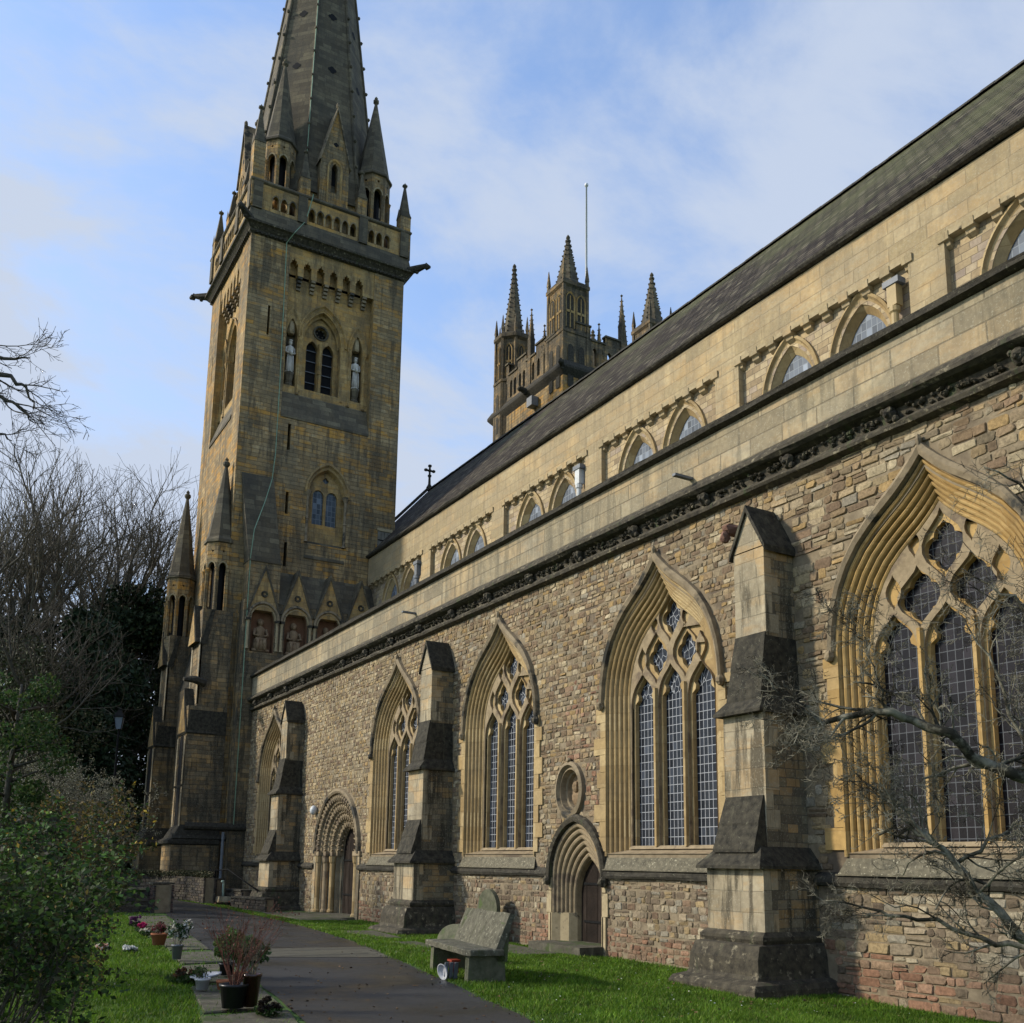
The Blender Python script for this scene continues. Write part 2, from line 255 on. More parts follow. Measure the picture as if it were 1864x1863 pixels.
# ---------------------------------------------------------------- mesh builder
ORG = {}
def newobj(name, me=None, parent=None, origin=None):
    o = bpy.data.objects.new(name, me); col.objects.link(o)
    origin = Vector(origin or (0, 0, 0)); ORG[o.name] = origin
    if parent is not None:
        o.parent = parent; o.location = origin - ORG[parent.name]
    else: o.location = origin
    return o
def thing(name, loc, label, cat, group=None):
    o = newobj(name, None, None, loc); o.empty_display_size = .3; return tag(o, label, cat, group)
def tag(o, label=None, cat=None, group=None, kind=None):
    if label: o['label'] = label
    if cat: o['category'] = cat
    if group: o['group'] = group
    if kind: o['kind'] = kind
    return o
class MB:
    def __init__(s): s.v = []; s.f = []; s.m = []; s.c = []; s.mats = []; s.cur = 0; s.fr = None; s.col = None
    def frame(s, O, U=(1, 0, 0), D=(0, 1, 0), Z=(0, 0, 1)): s.fr = (Vector(O), Vector(U), Vector(D), Vector(Z)); return s
    def mat(s, m):
        if m not in s.mats: s.mats.append(m)
        s.cur = s.mats.index(m); return s
    def P(s, p):
        if s.fr: O, U, D, Z = s.fr; p = O + U * p[0] + D * p[1] + Z * p[2]
        s.v.append((p[0], p[1], p[2]))
        if s.col is not None: s.c.append(s.col)
        return len(s.v) - 1
    def face(s, idx): s.f.append(tuple(idx)); s.m.append(s.cur)
    def poly(s, pts): s.face([s.P(p) for p in pts])
    def box(s, a, b, top=None):
        x0, y0, z0 = a; x1, y1, z1 = b; t = top or (0, 0, 0, 0)
        vs = [(x0, y0, z0), (x1, y0, z0), (x1, y1, z0), (x0, y1, z0), (x0 + t[0], y0 + t[2], z1), (x1 - t[1], y0 + t[2], z1), (x1 - t[1], y1 - t[3], z1), (x0 + t[0], y1 - t[3], z1)]
        i = [s.P(p) for p in vs]
        for q in ((0, 1, 5, 4), (1, 2, 6, 5), (2, 3, 7, 6), (3, 0, 4, 7), (4, 5, 6, 7), (3, 2, 1, 0)): s.face([i[k] for k in q])
        return s
    def extrude(s, pts, a, b, axis=0, cap=True):
        """pts: list of 2D (in the two other axes) extruded along axis from a to b"""
        def mk(p, t): 
            l = [p[0], p[1]]; l.insert(axis, t); return l
        n = len(pts); A = [s.P(mk(p, a)) for p in pts]; B = [s.P(mk(p, b)) for p in pts]
        for k in range(n): s.face((A[k], A[(k + 1) % n], B[(k + 1) % n], B[k]))
        if cap: s.face(A[::-1]); s.face(B)
        return s
    def loft(s, rings, closed=False, capa=False, capb=False):
        I = [[s.P(p) for p in r] for r in rings]; n = len(I[0])
        for a, b in zip(I[:-1], I[1:]):
            for k in range(n if closed else n - 1): s.face((a[k], a[(k + 1) % n], b[(k + 1) % n], b[k]))
        if capa: s.face(I[0][::-1])
        if capb: s.face(I[-1])
        return s
    def lathe(s, c, prof, n=8, rot=0, sx=1, sy=1):
        return s.loft([[(c[0] + r * sx * math.cos(rot + 2 * math.pi * k / n), c[1] + r * sy * math.sin(rot + 2 * math.pi * k / n), c[2] + z) for k in range(n)] for r, z in prof], True, True, True)
    def tube(s, pts, r, n=6, cap=True):
        pts = [Vector(p) for p in pts]; L = len(pts); rs = r if isinstance(r, (list, tuple)) else [r] * L; rings = []
        for k in range(L):
            t = (pts[min(k + 1, L - 1)] - pts[max(k - 1, 0)])
            if t.length < 1e-6: t = Vector((0, 0, 1))
            t.normalize(); a = t.cross(Vector((0, 0, 1)))
            if a.length < .05: a = t.cross(Vector((1, 0, 0)))
            a.normalize(); b = t.cross(a)
            rings.append([pts[k] + (a * math.cos(2 * math.pi * j / n) + b * math.sin(2 * math.pi * j / n)) * rs[k] for j in range(n)])
        return s.loft(rings, True, cap, cap)
    def blob(s, c, r, n=8, m=5, jit=.15):
        rings = []
        for i in range(m + 1):
            th = math.pi * i / m; rings.append([(c[0] + r[0] * math.sin(th) * math.cos(2 * math.pi * j / n) * (1 + random.uniform(-jit, jit)), c[1] + r[1] * math.sin(th) * math.sin(2 * math.pi * j / n) * (1 + random.uniform(-jit, jit)), c[2] - r[2] * math.cos(th)) for j in range(n)])
        return s.loft(rings, True)
    def plate(s, outer, holes, d, depth=None, hmat=None):
        """outer/holes: lists of (u,z); front face at depth d with holes; walls of the holes go to depth"""
        loops = [outer] + holes
        flat = [p for l in loops for p in l]
        tris = tessellate_polygon([[Vector((p[0], p[1], 0)) for p in l] for l in loops])
        idx = [s.P((p[0], d, p[1])) for p in flat]
        for t in tris: s.face([idx[k] for k in t])
        if depth is not None:
            cur = s.cur
            if hmat: s.mat(hmat)
            for l in holes: s.loft([[(p[0], d, p[1]) for p in l], [(p[0], depth, p[1]) for p in l]], True)
            s.cur = cur
        return s
    def build(s, name, parent=None, smooth=False, origin=None):
        v = np.array(s.v, dtype=np.float64)
        if origin is None: origin = ((v[:, 0].min() + v[:, 0].max()) / 2, (v[:, 1].min() + v[:, 1].max()) / 2, v[:, 2].min())
        me = bpy.data.meshes.new(name); me.from_pydata((v - np.array(origin)).tolist(), [], s.f)
        for m in s.mats: me.materials.append(M[m])
        me.polygons.foreach_set('material_index', s.m)
        if smooth: me.polygons.foreach_set('use_smooth', [True] * len(s.f))
        if s.c:
            at_ = me.color_attributes.new('Col', 'FLOAT_COLOR', 'POINT'); at_.data.foreach_set('color', np.array([(*c[:3], 1) for c in s.c], dtype=np.float32).ravel())
        me.update(); return newobj(name, me, parent, origin)
FE = dict(U=(0, 1, 0), D=(-1, 0, 0))     # an east-facing wall: u runs north, d goes into the wall
def half(kind, hw, rise, n=10):
    if kind == 'ogee':
        T = [(1, 0), (.985, .12), (.95, .24), (.89, .36), (.80, .48), (.68, .59), (.54, .68), (.40, .755), (.27, .82), (.16, .885), (.07, .945), (0, 1)]
        return [(u * hw, v * rise) for u, v in T]
    if kind == 'round': rise = min(rise, hw) if rise <= hw * 1.02 else rise
    Rr = (hw * hw + rise * rise) / (2 * hw); cx = hw - Rr; a1 = math.atan2(rise, -cx)
    return [(cx + Rr * math.cos(a1 * k / n), Rr * math.sin(a1 * k / n)) for k in range(n)] + [(0, rise)]
def arch(kind, hw, zs, rise, z0, c=0):
    """open path: left jamb foot, up, over, right jamb foot; in (u, z)"""
    h = half(kind, hw, rise); L = [(c - u, zs + v) for u, v in h]; Rr = [(c + u, zs + v) for u, v in reversed(h[:-1])]
    return [(c - hw, z0)] + L + Rr + [(c + hw, z0)]
def mould(mb, kind, prof, z0, c=0):
    """prof: list of (hw, zs, rise, depth)"""
    rings = []
    for hw, zs, rise, d in prof: rings.append([(p[0], d, p[1]) for p in arch(kind, hw, zs, rise, z0, c)])
    mb.loft(rings)
def steps(h0, h1, n, proud=0.0, kind='roll'):
    """interpolated jamb profile with n rolls between two arches h=(hw,zs,rise,depth)"""
    out = []
    for k in range(n):
        a = k / n; b = (k + 1) / n
        L = lambda t, e=0: tuple(h0[i] + (h1[i] - h0[i]) * t for i in range(3)) + (h0[3] + (h1[3] - h0[3]) * (t + e),)
        w_ = 1 / n
        out += [L(a), L(a + .22 * w_, -.28 * w_), L(a + .52 * w_, -.3 * w_), L(a + .66 * w_, .05 * w_), L(a + .70 * w_, .75 * w_), L(b - .1 * w_, .3 * w_)]
    out.append(h1); return out
def quatre(c, w_, h, n=36, tip=.0):
    cs = [((0, .42 * h), .50 * w_), ((0, -.42 * h), .50 * w_), ((-.50 * w_, 0), .48 * w_), ((.50 * w_, 0), .48 * w_)]
    pts = []
    for k in range(n):
        t = 2 * math.pi * k / n; dxx, dzz = math.cos(t), math.sin(t); best = .1 * w_
        for (a, b), r in cs:
            q = a * dxx + b * dzz; e = r * r - (a * a + b * b - q * q)
            if e > 0: best = max(best, q + math.sqrt(e))
        if abs(abs(t % math.pi) - math.pi / 2) < .01: best += tip
        pts.append((c[0] + dxx * best, c[1] + dzz * best))
    return pts
def vesica(c, w_, h):
    T = [(0, 1), (.13, .82), (.42, .62), (.78, .38), (.97, .12), (.97, -.12), (.78, -.38), (.42, -.62), (.13, -.82), (0, -1)]
    return [(c[0] + u * w_, c[1] + v * h) for u, v in T] + [(c[0] - u * w_, c[1] + v * h) for u, v in T[-2:0:-1]]
def light(c, hw, z0, zs, rise, cusp=False):
    p = arch('ogee', hw, zs, rise, z0, c)
    if cusp:
        q = []
        for u, z in p:
            t = (z - zs) / rise if z > zs else -1
            if .22 < t < .42: u = c + (u - c) * .72
            q.append((u, z))
        p = q
    return p

# ---------------------------------------------------------------- ground
def sstep(x, a, b): t = max(0, min(1, (x - a) / (b - a))); return t * t * (3 - 2 * t)
def gz(x, y):
    z = -.20 * sstep(y, 7.6, 11.5) * (1 - .0 * sstep(x, -30, -20)) 
    z += -.10 * sstep(x, -14, -9) * sstep(y, 8, 11)
    z += .10 * sstep(-x, 33, 44)
    if x < -33.6 and y < 6.9: z += .62 * sstep(-x, 33.95, 34.25) * sstep(-y, -6.7, -6.4)
    return z
def sheet(name, xs, ys, mat_, dz=0, fz=gz):
    b = MB().mat(mat_); I = {}
    for i, x in enumerate(xs):
        for j, y in enumerate(ys): I[i, j] = b.P((x, y, fz(x, y) + dz))
    for i in range(len(xs) - 1):
        for j in range(len(ys) - 1): b.face((I[i, j], I[i + 1, j], I[i + 1, j + 1], I[i, j + 1]))
    return b.build(name, smooth=True)
xs = sorted(set([-2500, -900, -300, -150, -100, -80] + [round(-60 + .5 * k, 2) for k in range(51)] + [-34.25, -34.1, -33.95] + [round(-34 + 1. * k, 2) for k in range(45)] + [20, 50, 300, 2500]))
ys = sorted(set([-2500, -600, -150, -60, -30] + [round(-14 + 1. * k, 2) for k in range(20)] + [6.4, 6.55, 6.7] + [6 + .5 * k for k in range(14)] + [14, 18, 40, 150, 600, 2500]))
tag(sheet('ground', xs, ys, 'turf'), kind='structure')
# path
PL = [(-3, 2.0), (-7, 2.9), (-10.64, 3.73), (-14.3, 4.27), (-20.8, 5.05), (-27, 5.9), (-32.7, 6.75), (-38, 7.3), (-42.5, 7.5), (-46, 6.6), (-49, 4.2)]
PR = [(-3, 4.4), (-7, 5.3), (-9.62, 5.94), (-12.6, 6.6), (-21.1, 8.32), (-27, 9.2), (-30.9, 9.62), (-37, 9.9), (-41, 9.6), (-46, 8.3), (-51, 5.6)]
def interp(P, x):
    for (x0, y0), (x1, y1) in zip(P[:-1], P[1:]):
        if x1 <= x <= x0: return y0 + (y1 - y0) * (x - x0) / (x1 - x0)
    return P[0][1] if x > P[0][0] else P[-1][1]
def strip(name, P0, P1, mat_, dz, n=8, sub=6):
    b = MB().mat(mat_); rows = []
    for k in range(len(P0) - 1):
        for q in range(sub + (1 if k == len(P0) - 2 else 0)):
            t = q / sub; a = Vector(P0[k]).lerp(Vector(P0[k + 1]), t); c = Vector(P1[k]).lerp(Vector(P1[k + 1]), t)
            a.y += random.uniform(-.03, .03); c.y += random.uniform(-.03, .03)
            rows.append([(a.lerp(c, j / n)) for j in range(n + 1)])
    b.loft([[(p.x, p.y, gz(p.x, p.y) + dz) for p in r] for r in rows]); return b.build(name, smooth=True)
tag(strip('path', PL, PR, 'asphalt', .012), kind='structure')
tag(strip('sett_band', [(-18.0, 5.0), (-19.6, 5.15)], [(-17.0, 7.5), (-19.3, 7.9)], 'sett', .018), kind='structure')
# ledger stones along the left side of the path
def ledger(pts, label, z=.028, mat_='flag'):
    b = MB().mat(mat_); c = Vector((sum(p[0] for p in pts) / 4, sum(p[1] for p in pts) / 4)); g0 = gz(c.x, c.y)
    r0 = [(p[0], p[1], g0 - .05) for p in pts]; r1 = [(p[0], p[1], g0 + z - .012) for p in pts]; r2 = [(c.x + (p[0] - c.x) * .985, c.y + (p[1] - c.y) * .97, g0 + z) for p in pts]
    b.loft([r0, r1, r2], True, False, True); tag(b.build('ledger_stone'), label, 'grave slab', 'worn grave slabs laid flat in the ground')
ledger([(-9.2, 2.35), (-9.3, 3.35), (-11.5, 3.8), (-11.4, 2.8)], 'long worn grave slab under the black shrub pot at the near end of the row')
ledger([(-11.7, 2.9), (-11.8, 3.83), (-14.2, 4.2), (-14.1, 3.3)], 'second grave slab from the camera, running beside the asphalt past the white plate')
ledger([(-14.5, 3.45), (-14.6, 4.25), (-16.9, 4.55), (-16.8, 3.75)], 'narrow mossy grave slab beside the path under the drooping leafy plant')
ledger([(-17.2, 3.85), (-17.2, 4.6), (-19.2, 4.85), (-19.2, 4.1)], 'dark mossy slab flush with the path next to the sett band')
ledger([(-19.8, 4.2), (-19.8, 4.92), (-22.6, 5.3), (-22.6, 4.5)], 'grave slab just past the sett band, in front of the terracotta pot')
ledger([(-23, 4.5), (-23, 5.3), (-26.4, 5.8), (-26.4, 4.8)], 'broad brown grey slab with flowers laid on its left end')
ledger([(-26.8, 4.8), (-26.8, 5.8), (-31.5, 6.5), (-31.5, 5.4)], 'farthest grave slab of the row, ending near the brick pier')
ledger([(-22.8, 9.35), (-22.8, 10.3), (-25.4, 10.6), (-25.6, 9.6)], 'dark grave slab lying in the grass between path and round arched doorway', .03)
ledger([(-19.6, 9.2), (-19.5, 9.75), (-21.3, 9.95), (-21.4, 9.4)], 'small brown slab sunk in the grass behind the bench', .03)
ledger([(-31.6, 10.7), (-31.2, 12.1), (-36.4, 12.3), (-36.2, 10.8)], 'dark threshold paving in front of the round arched doorway', .05, 'flag')
ledger([(-18.4, 11.0), (-18.4, 12.0), (-20.9, 12.15), (-20.9, 11.2)], 'dark flat slab on the grass in front of the small pointed door', .04)

# ================================================================ CATHEDRAL
YW = 12.626
church = thing('cathedral', (-28, YW, -.2), 'long grey brown stone cathedral with a tall spire tower and traceried windows beyond the lawn', 'cathedral')
BUT = [-38.4, -25.4, -12.4, .6]; WINX = [-41.9, -28.9, -22.35, -15.78, -9.3]
D1, D2 = -33.85, -18.72
# ---- aisle wall: mortar backing with openings, and real projecting rubble
XA, XB, ZT = -45.9, 3.2, 8.55
HOOD = dict(hw=1.92, zs=5.25, rise=2.85)
holes = [light(x, 1.80, 1.93, 5.25, 2.5) for x in WINX]
holes.append([(D1 + u, z) for u, z in arch('round', 2.05, 2.0, 2.05, -.3)]); holes.append([(D2 + u, z) for u, z in arch('pt', .98, 1.45, 1.15, -.4)])
holes.append([(-18.98 + .45 * math.cos(t * math.pi / 12), 3.36 + .54 * math.sin(t * math.pi / 12)) for t in range(24)])
b = MB().frame((0, YW, 0)).mat('mortar'); b.plate([(XA, -.6), (XB, -.6), (XB, ZT), (XA, ZT)], holes, .0)
wall = b.build('aisle_wall', church)
def inhole(x, z, m=.0):
    for wx in WINX:
        if abs(x - wx) < 1.92 + m:
            if z < 5.25:
                if z > 1.6: return True
            else:
                v = (z - 5.25) / 2.9
                if v < 1.02:
                    T = [(0, 1), (.12, .985), (.24, .95), (.36, .89), (.48, .80), (.59, .68), (.68, .54), (.755, .40), (.82, .27), (.885, .16), (.945, .07), (1.02, 0)]
                    for (a, ua), (c_, uc) in zip(T[:-1], T[1:]):
                        if a <= v <= c_:
                            if abs(x - wx) < (ua + (uc - ua) * (v - a) / (c_ - a)) * 1.9 + m + .02: return True
    if abs(x - D1) < 2.25 + m and (z < 2.0 or math.hypot(x - D1, z - 2.0) < 2.28 + m): return True
    if abs(x - D2) < 1.03 + m and (z < 1.45 or (z - 1.45) < 1.35 * math.sqrt(max(0, 1 - ((x - D2) / (1.1 + m)) ** 2)) ** 1.3): return True
    if ((x + 18.98) / .56) ** 2 + ((z - 3.36) / .64) ** 2 < 1: return True
    for bx in BUT:
        if z < 7.75 and abs(x - bx) < (.30 if z > 4.3 else .42 if z > 1.9 else .58 if z > .6 else .74): return True
    if 1.42 < z < 1.60: return True
    return False
PAL = {'mid': [(.25, .215, .155), (.35, .285, .18), (.22, .155, .085), (.175, .12, .068), (.255, .185, .10), (.15, .105, .062), (.28, .21, .12), (.21, .15, .088), (.30, .235, .145), (.185, .145, .09), (.29, .195, .085), (.24, .185, .11), (.165, .115, .07)],
       'left': [(.28, .215, .12), (.24, .18, .10), (.32, .25, .145), (.20, .15, .09), (.17, .115, .07), (.30, .215, .105), (.25, .205, .135), (.34, .275, .17)],
       'red': [(.21, .115, .068), (.185, .10, .06), (.24, .145, .09), (.21, .14, .085), (.18, .12, .075)],
       'low': [(.23, .20, .145), (.30, .25, .165), (.17, .132, .085), (.14, .105, .068), (.21, .165, .105), (.125, .092, .06), (.235, .185, .12), (.18, .12, .075), (.24, .175, .09)]}
def rubble(name, x0, x1, z0, z1, parent, exc, plane, hfun, wr, pal, dep=(.012, .05), fr=None):
    b = MB().frame(*([fr] if isinstance(fr, tuple) else [(0, plane, 0)])).mat('rubble'); z = z0
    while z < z1:
        h = hfun(); x = x0 - random.uniform(0, .2)
        ph = random.uniform(0, 6); am = random.uniform(.006, .018)
        while x < x1:
            big = random.random() < .07
            sw = random.uniform(*wr(x, z)); hh = h
            cx_ = x + sw / 2; cz_ = z + h / 2
            x += sw
            if random.random() < .035: continue
            if cx_ - sw / 2 < x0 - .3 or exc(cx_, cz_, .02) or exc(cx_ - sw * .36, cz_, 0) or exc(cx_ + sw * .36, cz_, 0): continue
            if random.random() < .10 and sw > .2 and h > .12:   # two thin stones one over the other
                subs = [(cx_, cz_ - h * .25, sw, h * .48), (cx_, cz_ + h * .25, sw, h * .48)]
            elif random.random() < .10 and sw > .26: subs = [(cx_ - sw * .25, cz_, sw * .5, h), (cx_ + sw * .25, cz_, sw * .5, h)]
            else: subs = [(cx_, cz_, sw, h)]
            for sx, sz, w_, h_ in subs:
                sz += math.sin(sx * 1.1 + ph) * am
                c = random.choice(PAL[pal(sx, sz)]); k = random.uniform(.78, 1.14) * (1 + .16 * math.sin(sx * 1.7 + 2 * math.sin(sz * .9)) * math.sin(sz * 1.3 + sx * .4)); c = tuple(v * k for v in c)
                b.col = c; pr = random.uniform(*dep); a = w_ / 2 - random.uniform(.003, .010); e = h_ / 2 - random.uniform(.003, .009)
                j = lambda s_=.014: random.uniform(-s_, s_)
                cc = min(a, e) * random.uniform(.10, .6)
                base = [(-a + cc, -e), (a - cc, -e + j()), (a, -e + cc), (a + j(), e - cc), (a - cc, e + j()), (-a + cc, e), (-a + j(), e - cc), (-a, -e + cc)]
                if min(a, e) < .02: continue
                base = [(u + j(.008), v + j(.006)) for u, v in base]; tl = j(.012); tv = j(.012)
                q = min(.012, min(a, e) * .25)
                ins = lambda u, v, f: (u - math.copysign(min(q * f, abs(u)), u), v - math.copysign(min(q * f, abs(v)), v))
                r0 = [(sx + u, .006, sz + v) for u, v in base]
                r1 = [(sx + u, -pr * .68, sz + v) for u, v in [ins(u, v, .35) for u, v in base]]
                r2 = [(sx + u, -pr - tl * u / a - tv * v / e * .6, sz + v) for u, v in [ins(u, v, 1.15) for u, v in base]]
                b.loft([r0, r1, r2], True)
                N_ = len(b.v); ctr = b.P((sx + j(a * .4), -pr - random.uniform(-.004, .012), sz + j(e * .4)))
                for q8 in range(8): b.face((N_ - 8 + q8, N_ - 8 + (q8 + 1) % 8, ctr))
        z += h
    b.col = None
    o = b.build(name, parent, smooth=False); return o
def pw(x, z):
    if z < .42 + .30 * math.sin(x * .9) * .6 and x > -32: return 'red' if random.random() < .8 else 'low'
    if z < 1.45: return 'left' if x < -30 and random.random() < .7 else 'low'
    if x < -27.5: return 'left' if random.random() < .9 else 'mid'
    if x > -13 and random.random() < .25: return 'left'
    if abs(x + 17.9) < 1.3 and 2.5 < z < 6 and random.random() < .3: return 'red'
    if x < -19 and random.random() < .3: return 'left'
    return 'mid'
def wwr(x, z): return (.09, .24) if x < -26 else ((.09, .28) if x < -12.5 else (.13, .42))
rubble('rubble_facing', XA, -12.4, -.45, ZT - .05, wall, inhole, YW, lambda: random.uniform(.07, .15), wwr, pw, dep=(.003, .022))
rubble('rubble_facing', -12.4, XB, -.5, ZT - .05, wall, inhole, YW, lambda: random.uniform(.075, .19), wwr, pw, dep=(.004, .030))
# string course under the windows, broken by doors and buttresses
segs = []; cuts = sorted([(D1 - 2.2, D1 + 2.2), (D2 - 1.05, D2 + 1.05)]); x = XA
for a, c in cuts + [(XB, XB)]:
    if a > x: segs.append((x, a))
    x = c
b = MB().mat('dark')
for a, c in segs:
    n = max(2, int((c - a) / .6)); prof = [(YW + .02, 1.40), (YW - .09, 1.42), (YW - .12, 1.48), (YW - .11, 1.54), (YW + .02, 1.66)]
    rr = [[(a + (c - a) * k / n, y + random.uniform(-.012, .012), z + random.uniform(-.012, .012)) for y, z in prof] for k in range(n + 1)]; b.loft(rr, False)
    b.face([b.P(p) for p in rr[0]]); b.face([b.P(p) for p in rr[-1]])
b.build('string_course', wall)
# parapet, coping and carved cornice
b = MB().mat('ashpale'); b.box((XA, YW - .10, 9.02), (XB, YW + .35, 10.02)); parapet = b.build('parapet', wall)
b = MB().mat('dark')
n = 90
prof = [(YW + .38, 10.02), (YW - .14, 10.03), (YW - .24, 10.06), (YW - .25, 10.12), (YW - .17, 10.17), (YW - .12, 10.20), (YW - .13, 10.25), (YW + .10, 10.36), (YW + .38, 10.25)]
rr = [[(XA + (XB - XA) * k / n, y + random.uniform(-.008, .008), z + random.uniform(-.008, .008)) for y, z in prof] for k in range(n + 1)]
b.loft([r + [r[0]] for r in rr]); b.poly(rr[0]); b.build('coping', wall)
prof = [(YW - .06, 9.22), (YW - .20, 9.10), (YW - .30, 9.00), (YW - .30, 8.93), (YW - .22, 8.88), (YW - .06, 8.84), (YW - .05, 8.66), (YW - .14, 8.60), (YW - .18, 8.55), (YW - .16, 8.49), (YW - .02, 8.44)]
b = MB().mat('carve'); rr = [[(XA + (XB - XA) * k / n, y + random.uniform(-.01, .01), z + random.uniform(-.01, .01)) for y, z in prof] for k in range(n + 1)]; b.loft(rr); b.poly(rr[0])
x = XA + .3; k = 0
while x < XB:
    if k % 5 == 2:   # carved heads
        b.blob((x, YW - .15, 8.73), (.11, .13, .14), 8, 6, .25); b.blob((x - .09, YW - .2, 8.80), (.05, .06, .05)); b.blob((x + .10, YW - .16, 8.63), (.06, .07, .06)); b.blob((x, YW - .26, 8.70), (.04, .05, .04))
    else:
        for q in range(9): b.blob((x + random.uniform(-.17, .17), YW - .09, 8.74 + random.uniform(-.08, .08)), (.038, .06, .034), 6, 4, .35)
    x += random.uniform(.40, .47); k += 1
b.build('cornice', wall)
b = MB().mat('lead')
for x in (-14.55, -27.6, -6.0): b = MB().mat('lead'); b.box((x - .05, YW - .55, 9.28), (x + .05, YW - .02, 9.33)); b.build('water_spout', wall)
# aisle roof behind the parapet
b = MB().mat('lead'); b.poly([(XA, YW + .3, 9.4), (XB, YW + .3, 9.4), (XB, 18.6, 12.3), (XA, 18.6, 12.3)]); b.build('aisle_roof', church)
# west end of the parapet: steep dark coping falling against the tower
b = MB().mat('dark'); b.frame((XA, YW, 0))
b.loft([[(u - .22, -.3, z), (u + .02, -.3, z + .1), (u + .02, .3, z + .1), (u - .22, .3, z)] for u, z in ((.25, 10.35), (.02, 9.7), (-.22, 8.7), (-.05, 7.4), (.2, 6.3))], True, True, True)
b.build('sloping_coping', wall)
b = MB().mat('butt'); b.box((-46.6, YW - .02, -.4), (XA, YW + .4, 10.1)); b.build('wall_end', wall)

# ---- aisle windows
def aisle_window(x, style):
    st = 'orange' if style == 'cusped' else 'gold'; hs = 'hood'
    b = MB().frame((x, YW, 0)).mat(st)
    h0 = (1.84, 5.25, 2.62, -.045); h1 = (1.33, 5.25, 1.98, .34)
    prof = [(1.86, 5.25, 2.66, .03), h0] + steps(h0, h1, 6)[1:] + [(1.33, 5.25, 1.98, .62)]
    mould(b, 'ogee', prof, 1.88)
    # alternating jamb quoins beside the moulding
    z = 1.98; k = 0
    while z < 5.2:
        hq = random.uniform(.28, .42); hq = min(hq, 5.25 - z)
        for sgn in (-1, 1):
            wq = (.16 if (k + (sgn > 0)) % 2 else .32) * random.uniform(.8, 1.2)
            if style == 'reticulated3' and k % 3 == 0: wq *= 1.2
            a, c = sorted((sgn * 1.80, sgn * (1.86 + wq))); b.box((a, -.048, z + .004), (c, .03, z + hq - .004))
        z += hq; k += 1
    # sloping sill
    b.mat('trac'); b.poly([(-1.84, -.03, 1.93), (1.84, -.03, 1.93), (1.84, .55, 2.09), (-1.84, .55, 2.09)])
    o = b.build('window', church)
    b = MB().frame((x, YW, 0)).mat('sillst'); 
    b.poly([(-1.95, -.10, 1.60), (1.95, -.10, 1.60), (1.8, .03, 1.93), (-1.8, .03, 1.93)]); b.box((-1.97, -.13, 1.585), (1.97, -.02, 1.61)); b.build('sill', o)
    b = MB().frame((x, YW, 0)).mat(hs)
    pr = [(1.855, 5.25, 2.66, -.03), (1.87, 5.25, 2.68, -.12), (1.925, 5.25, 2.80, -.15), (1.96, 5.25, 2.90, -.11), (1.965, 5.25, 2.92, .03)]
    if style != 'cusped': pr = [(a, c - .0, d, e) for a, c, d, e in pr]
    mould(b, 'ogee', pr, 5.18)
    for sgn in (-1, 1): b.blob((sgn * 1.93, -.09, 5.12), (.09, .10, .11), 7, 5, .2)
    b.blob((0, -.1, 8.14), (.05, .06, .12), 6, 5, .2)
    b.build('hood_mould', o)
    # tracery
    tm = 'trac' if style != 'cusped' else 'trac'
    p = .93; outl = light(0, 1.36, 2.05, 5.25, 2.02)
    def openings(e, cusp):
        if style == 'cusped':
            L = [light(k * .95, .36 + e, 2.10 - e, 5.02, .60 + e, cusp) for k in (-1, 0, 1)]
            f = (lambda c, w_, h: quatre(c, w_, h, 40, .05)) if cusp else (lambda c, w_, h: vesica(c, w_, h))
            q = [f((s_ * .47, 5.86), .36 + e * 1.2, .36 + e * 1.6) for s_ in (-1, 1)] + [f((0, 6.56), .34 + e * 1.2, .40 + e * 1.5)]
            if cusp: q = [f((s_ * .47, 5.86), .40, .40) for s_ in (-1, 1)] + [f((0, 6.56), .37, .43)]
            else: q = [vesica((s_ * .47, 5.86), .40, .50) for s_ in (-1, 1)] + [vesica((0, 6.58), .37, .58)]
        else:
            L = [light(k * p, .345 + e, 2.10 - e, 5.02 if k else 5.10, .66 + e, cusp) for k in (-1, 0, 1)]
            if cusp: q = [quatre((s_ * .465, 6.02), .31, .44, 36, .06) for s_ in (-1, 1)] + [quatre((0, 6.80), .31, .45, 36, .06)]
            else: q = [vesica((s_ * .465, 6.02), .385, .58) for s_ in (-1, 1)] + [vesica((0, 6.82), .36, .57)]
        return L + q
    b = MB().frame((x, YW, 0)).mat(tm)
    b.plate(outl, openings(.055, False) + [vesica((s_ * .93, 6.02), .15, .30) for s_ in (-1, 1)] + [vesica((s_ * .50, 6.72), .11, .24) for s_ in (-1, 1)], .30, .37); b.mat('gold' if style != 'cusped' else 'orange'); b.plate(outl, openings(0, True), .37, .50)
    for k in (-.5, .5):
        b.extrude([(k * p * 2 * .5 - .045, .30), (k * p - .03, .235), (k * p + .03, .235), (k * p + .045, .30)], 2.08, 5.35, 2)
    b.mat(tm); b.box((-1.35, .22, 2.03), (1.35, .52, 2.10), (0, 0, .08, 0))
    b.build('tracery', o)
    b = MB().frame((x, YW, 0)).mat('glassfig' if style == 'cusped' else 'glass')
    pts = light(0, 1.34, 2.05, 5.25, 1.98)
    lowp = [q for q in pts if q[1] <= 5.25]; lo = [(-1.34, 2.05), (-1.34, 5.2), (1.34, 5.2), (1.34, 2.05)]
    b.poly([(u, .47, z) for u, z in lo]); b.mat('glassfig' if style == 'cusped' else 'glasshead'); b.poly([(-1.34, .47, 5.2)] + [(u, .47, z) for u, z in pts[1:-1]] + [(1.34, .47, 5.2)])
    b.build('glazing', o)
    b = MB().frame((x, YW, 0)).mat('openshade'); b.box((-1.6, .64, 1.9), (1.6, .7, 7.6)); b.build('window_back', o)  # added black panel, stands in for the unlit interior behind the glass
    return o
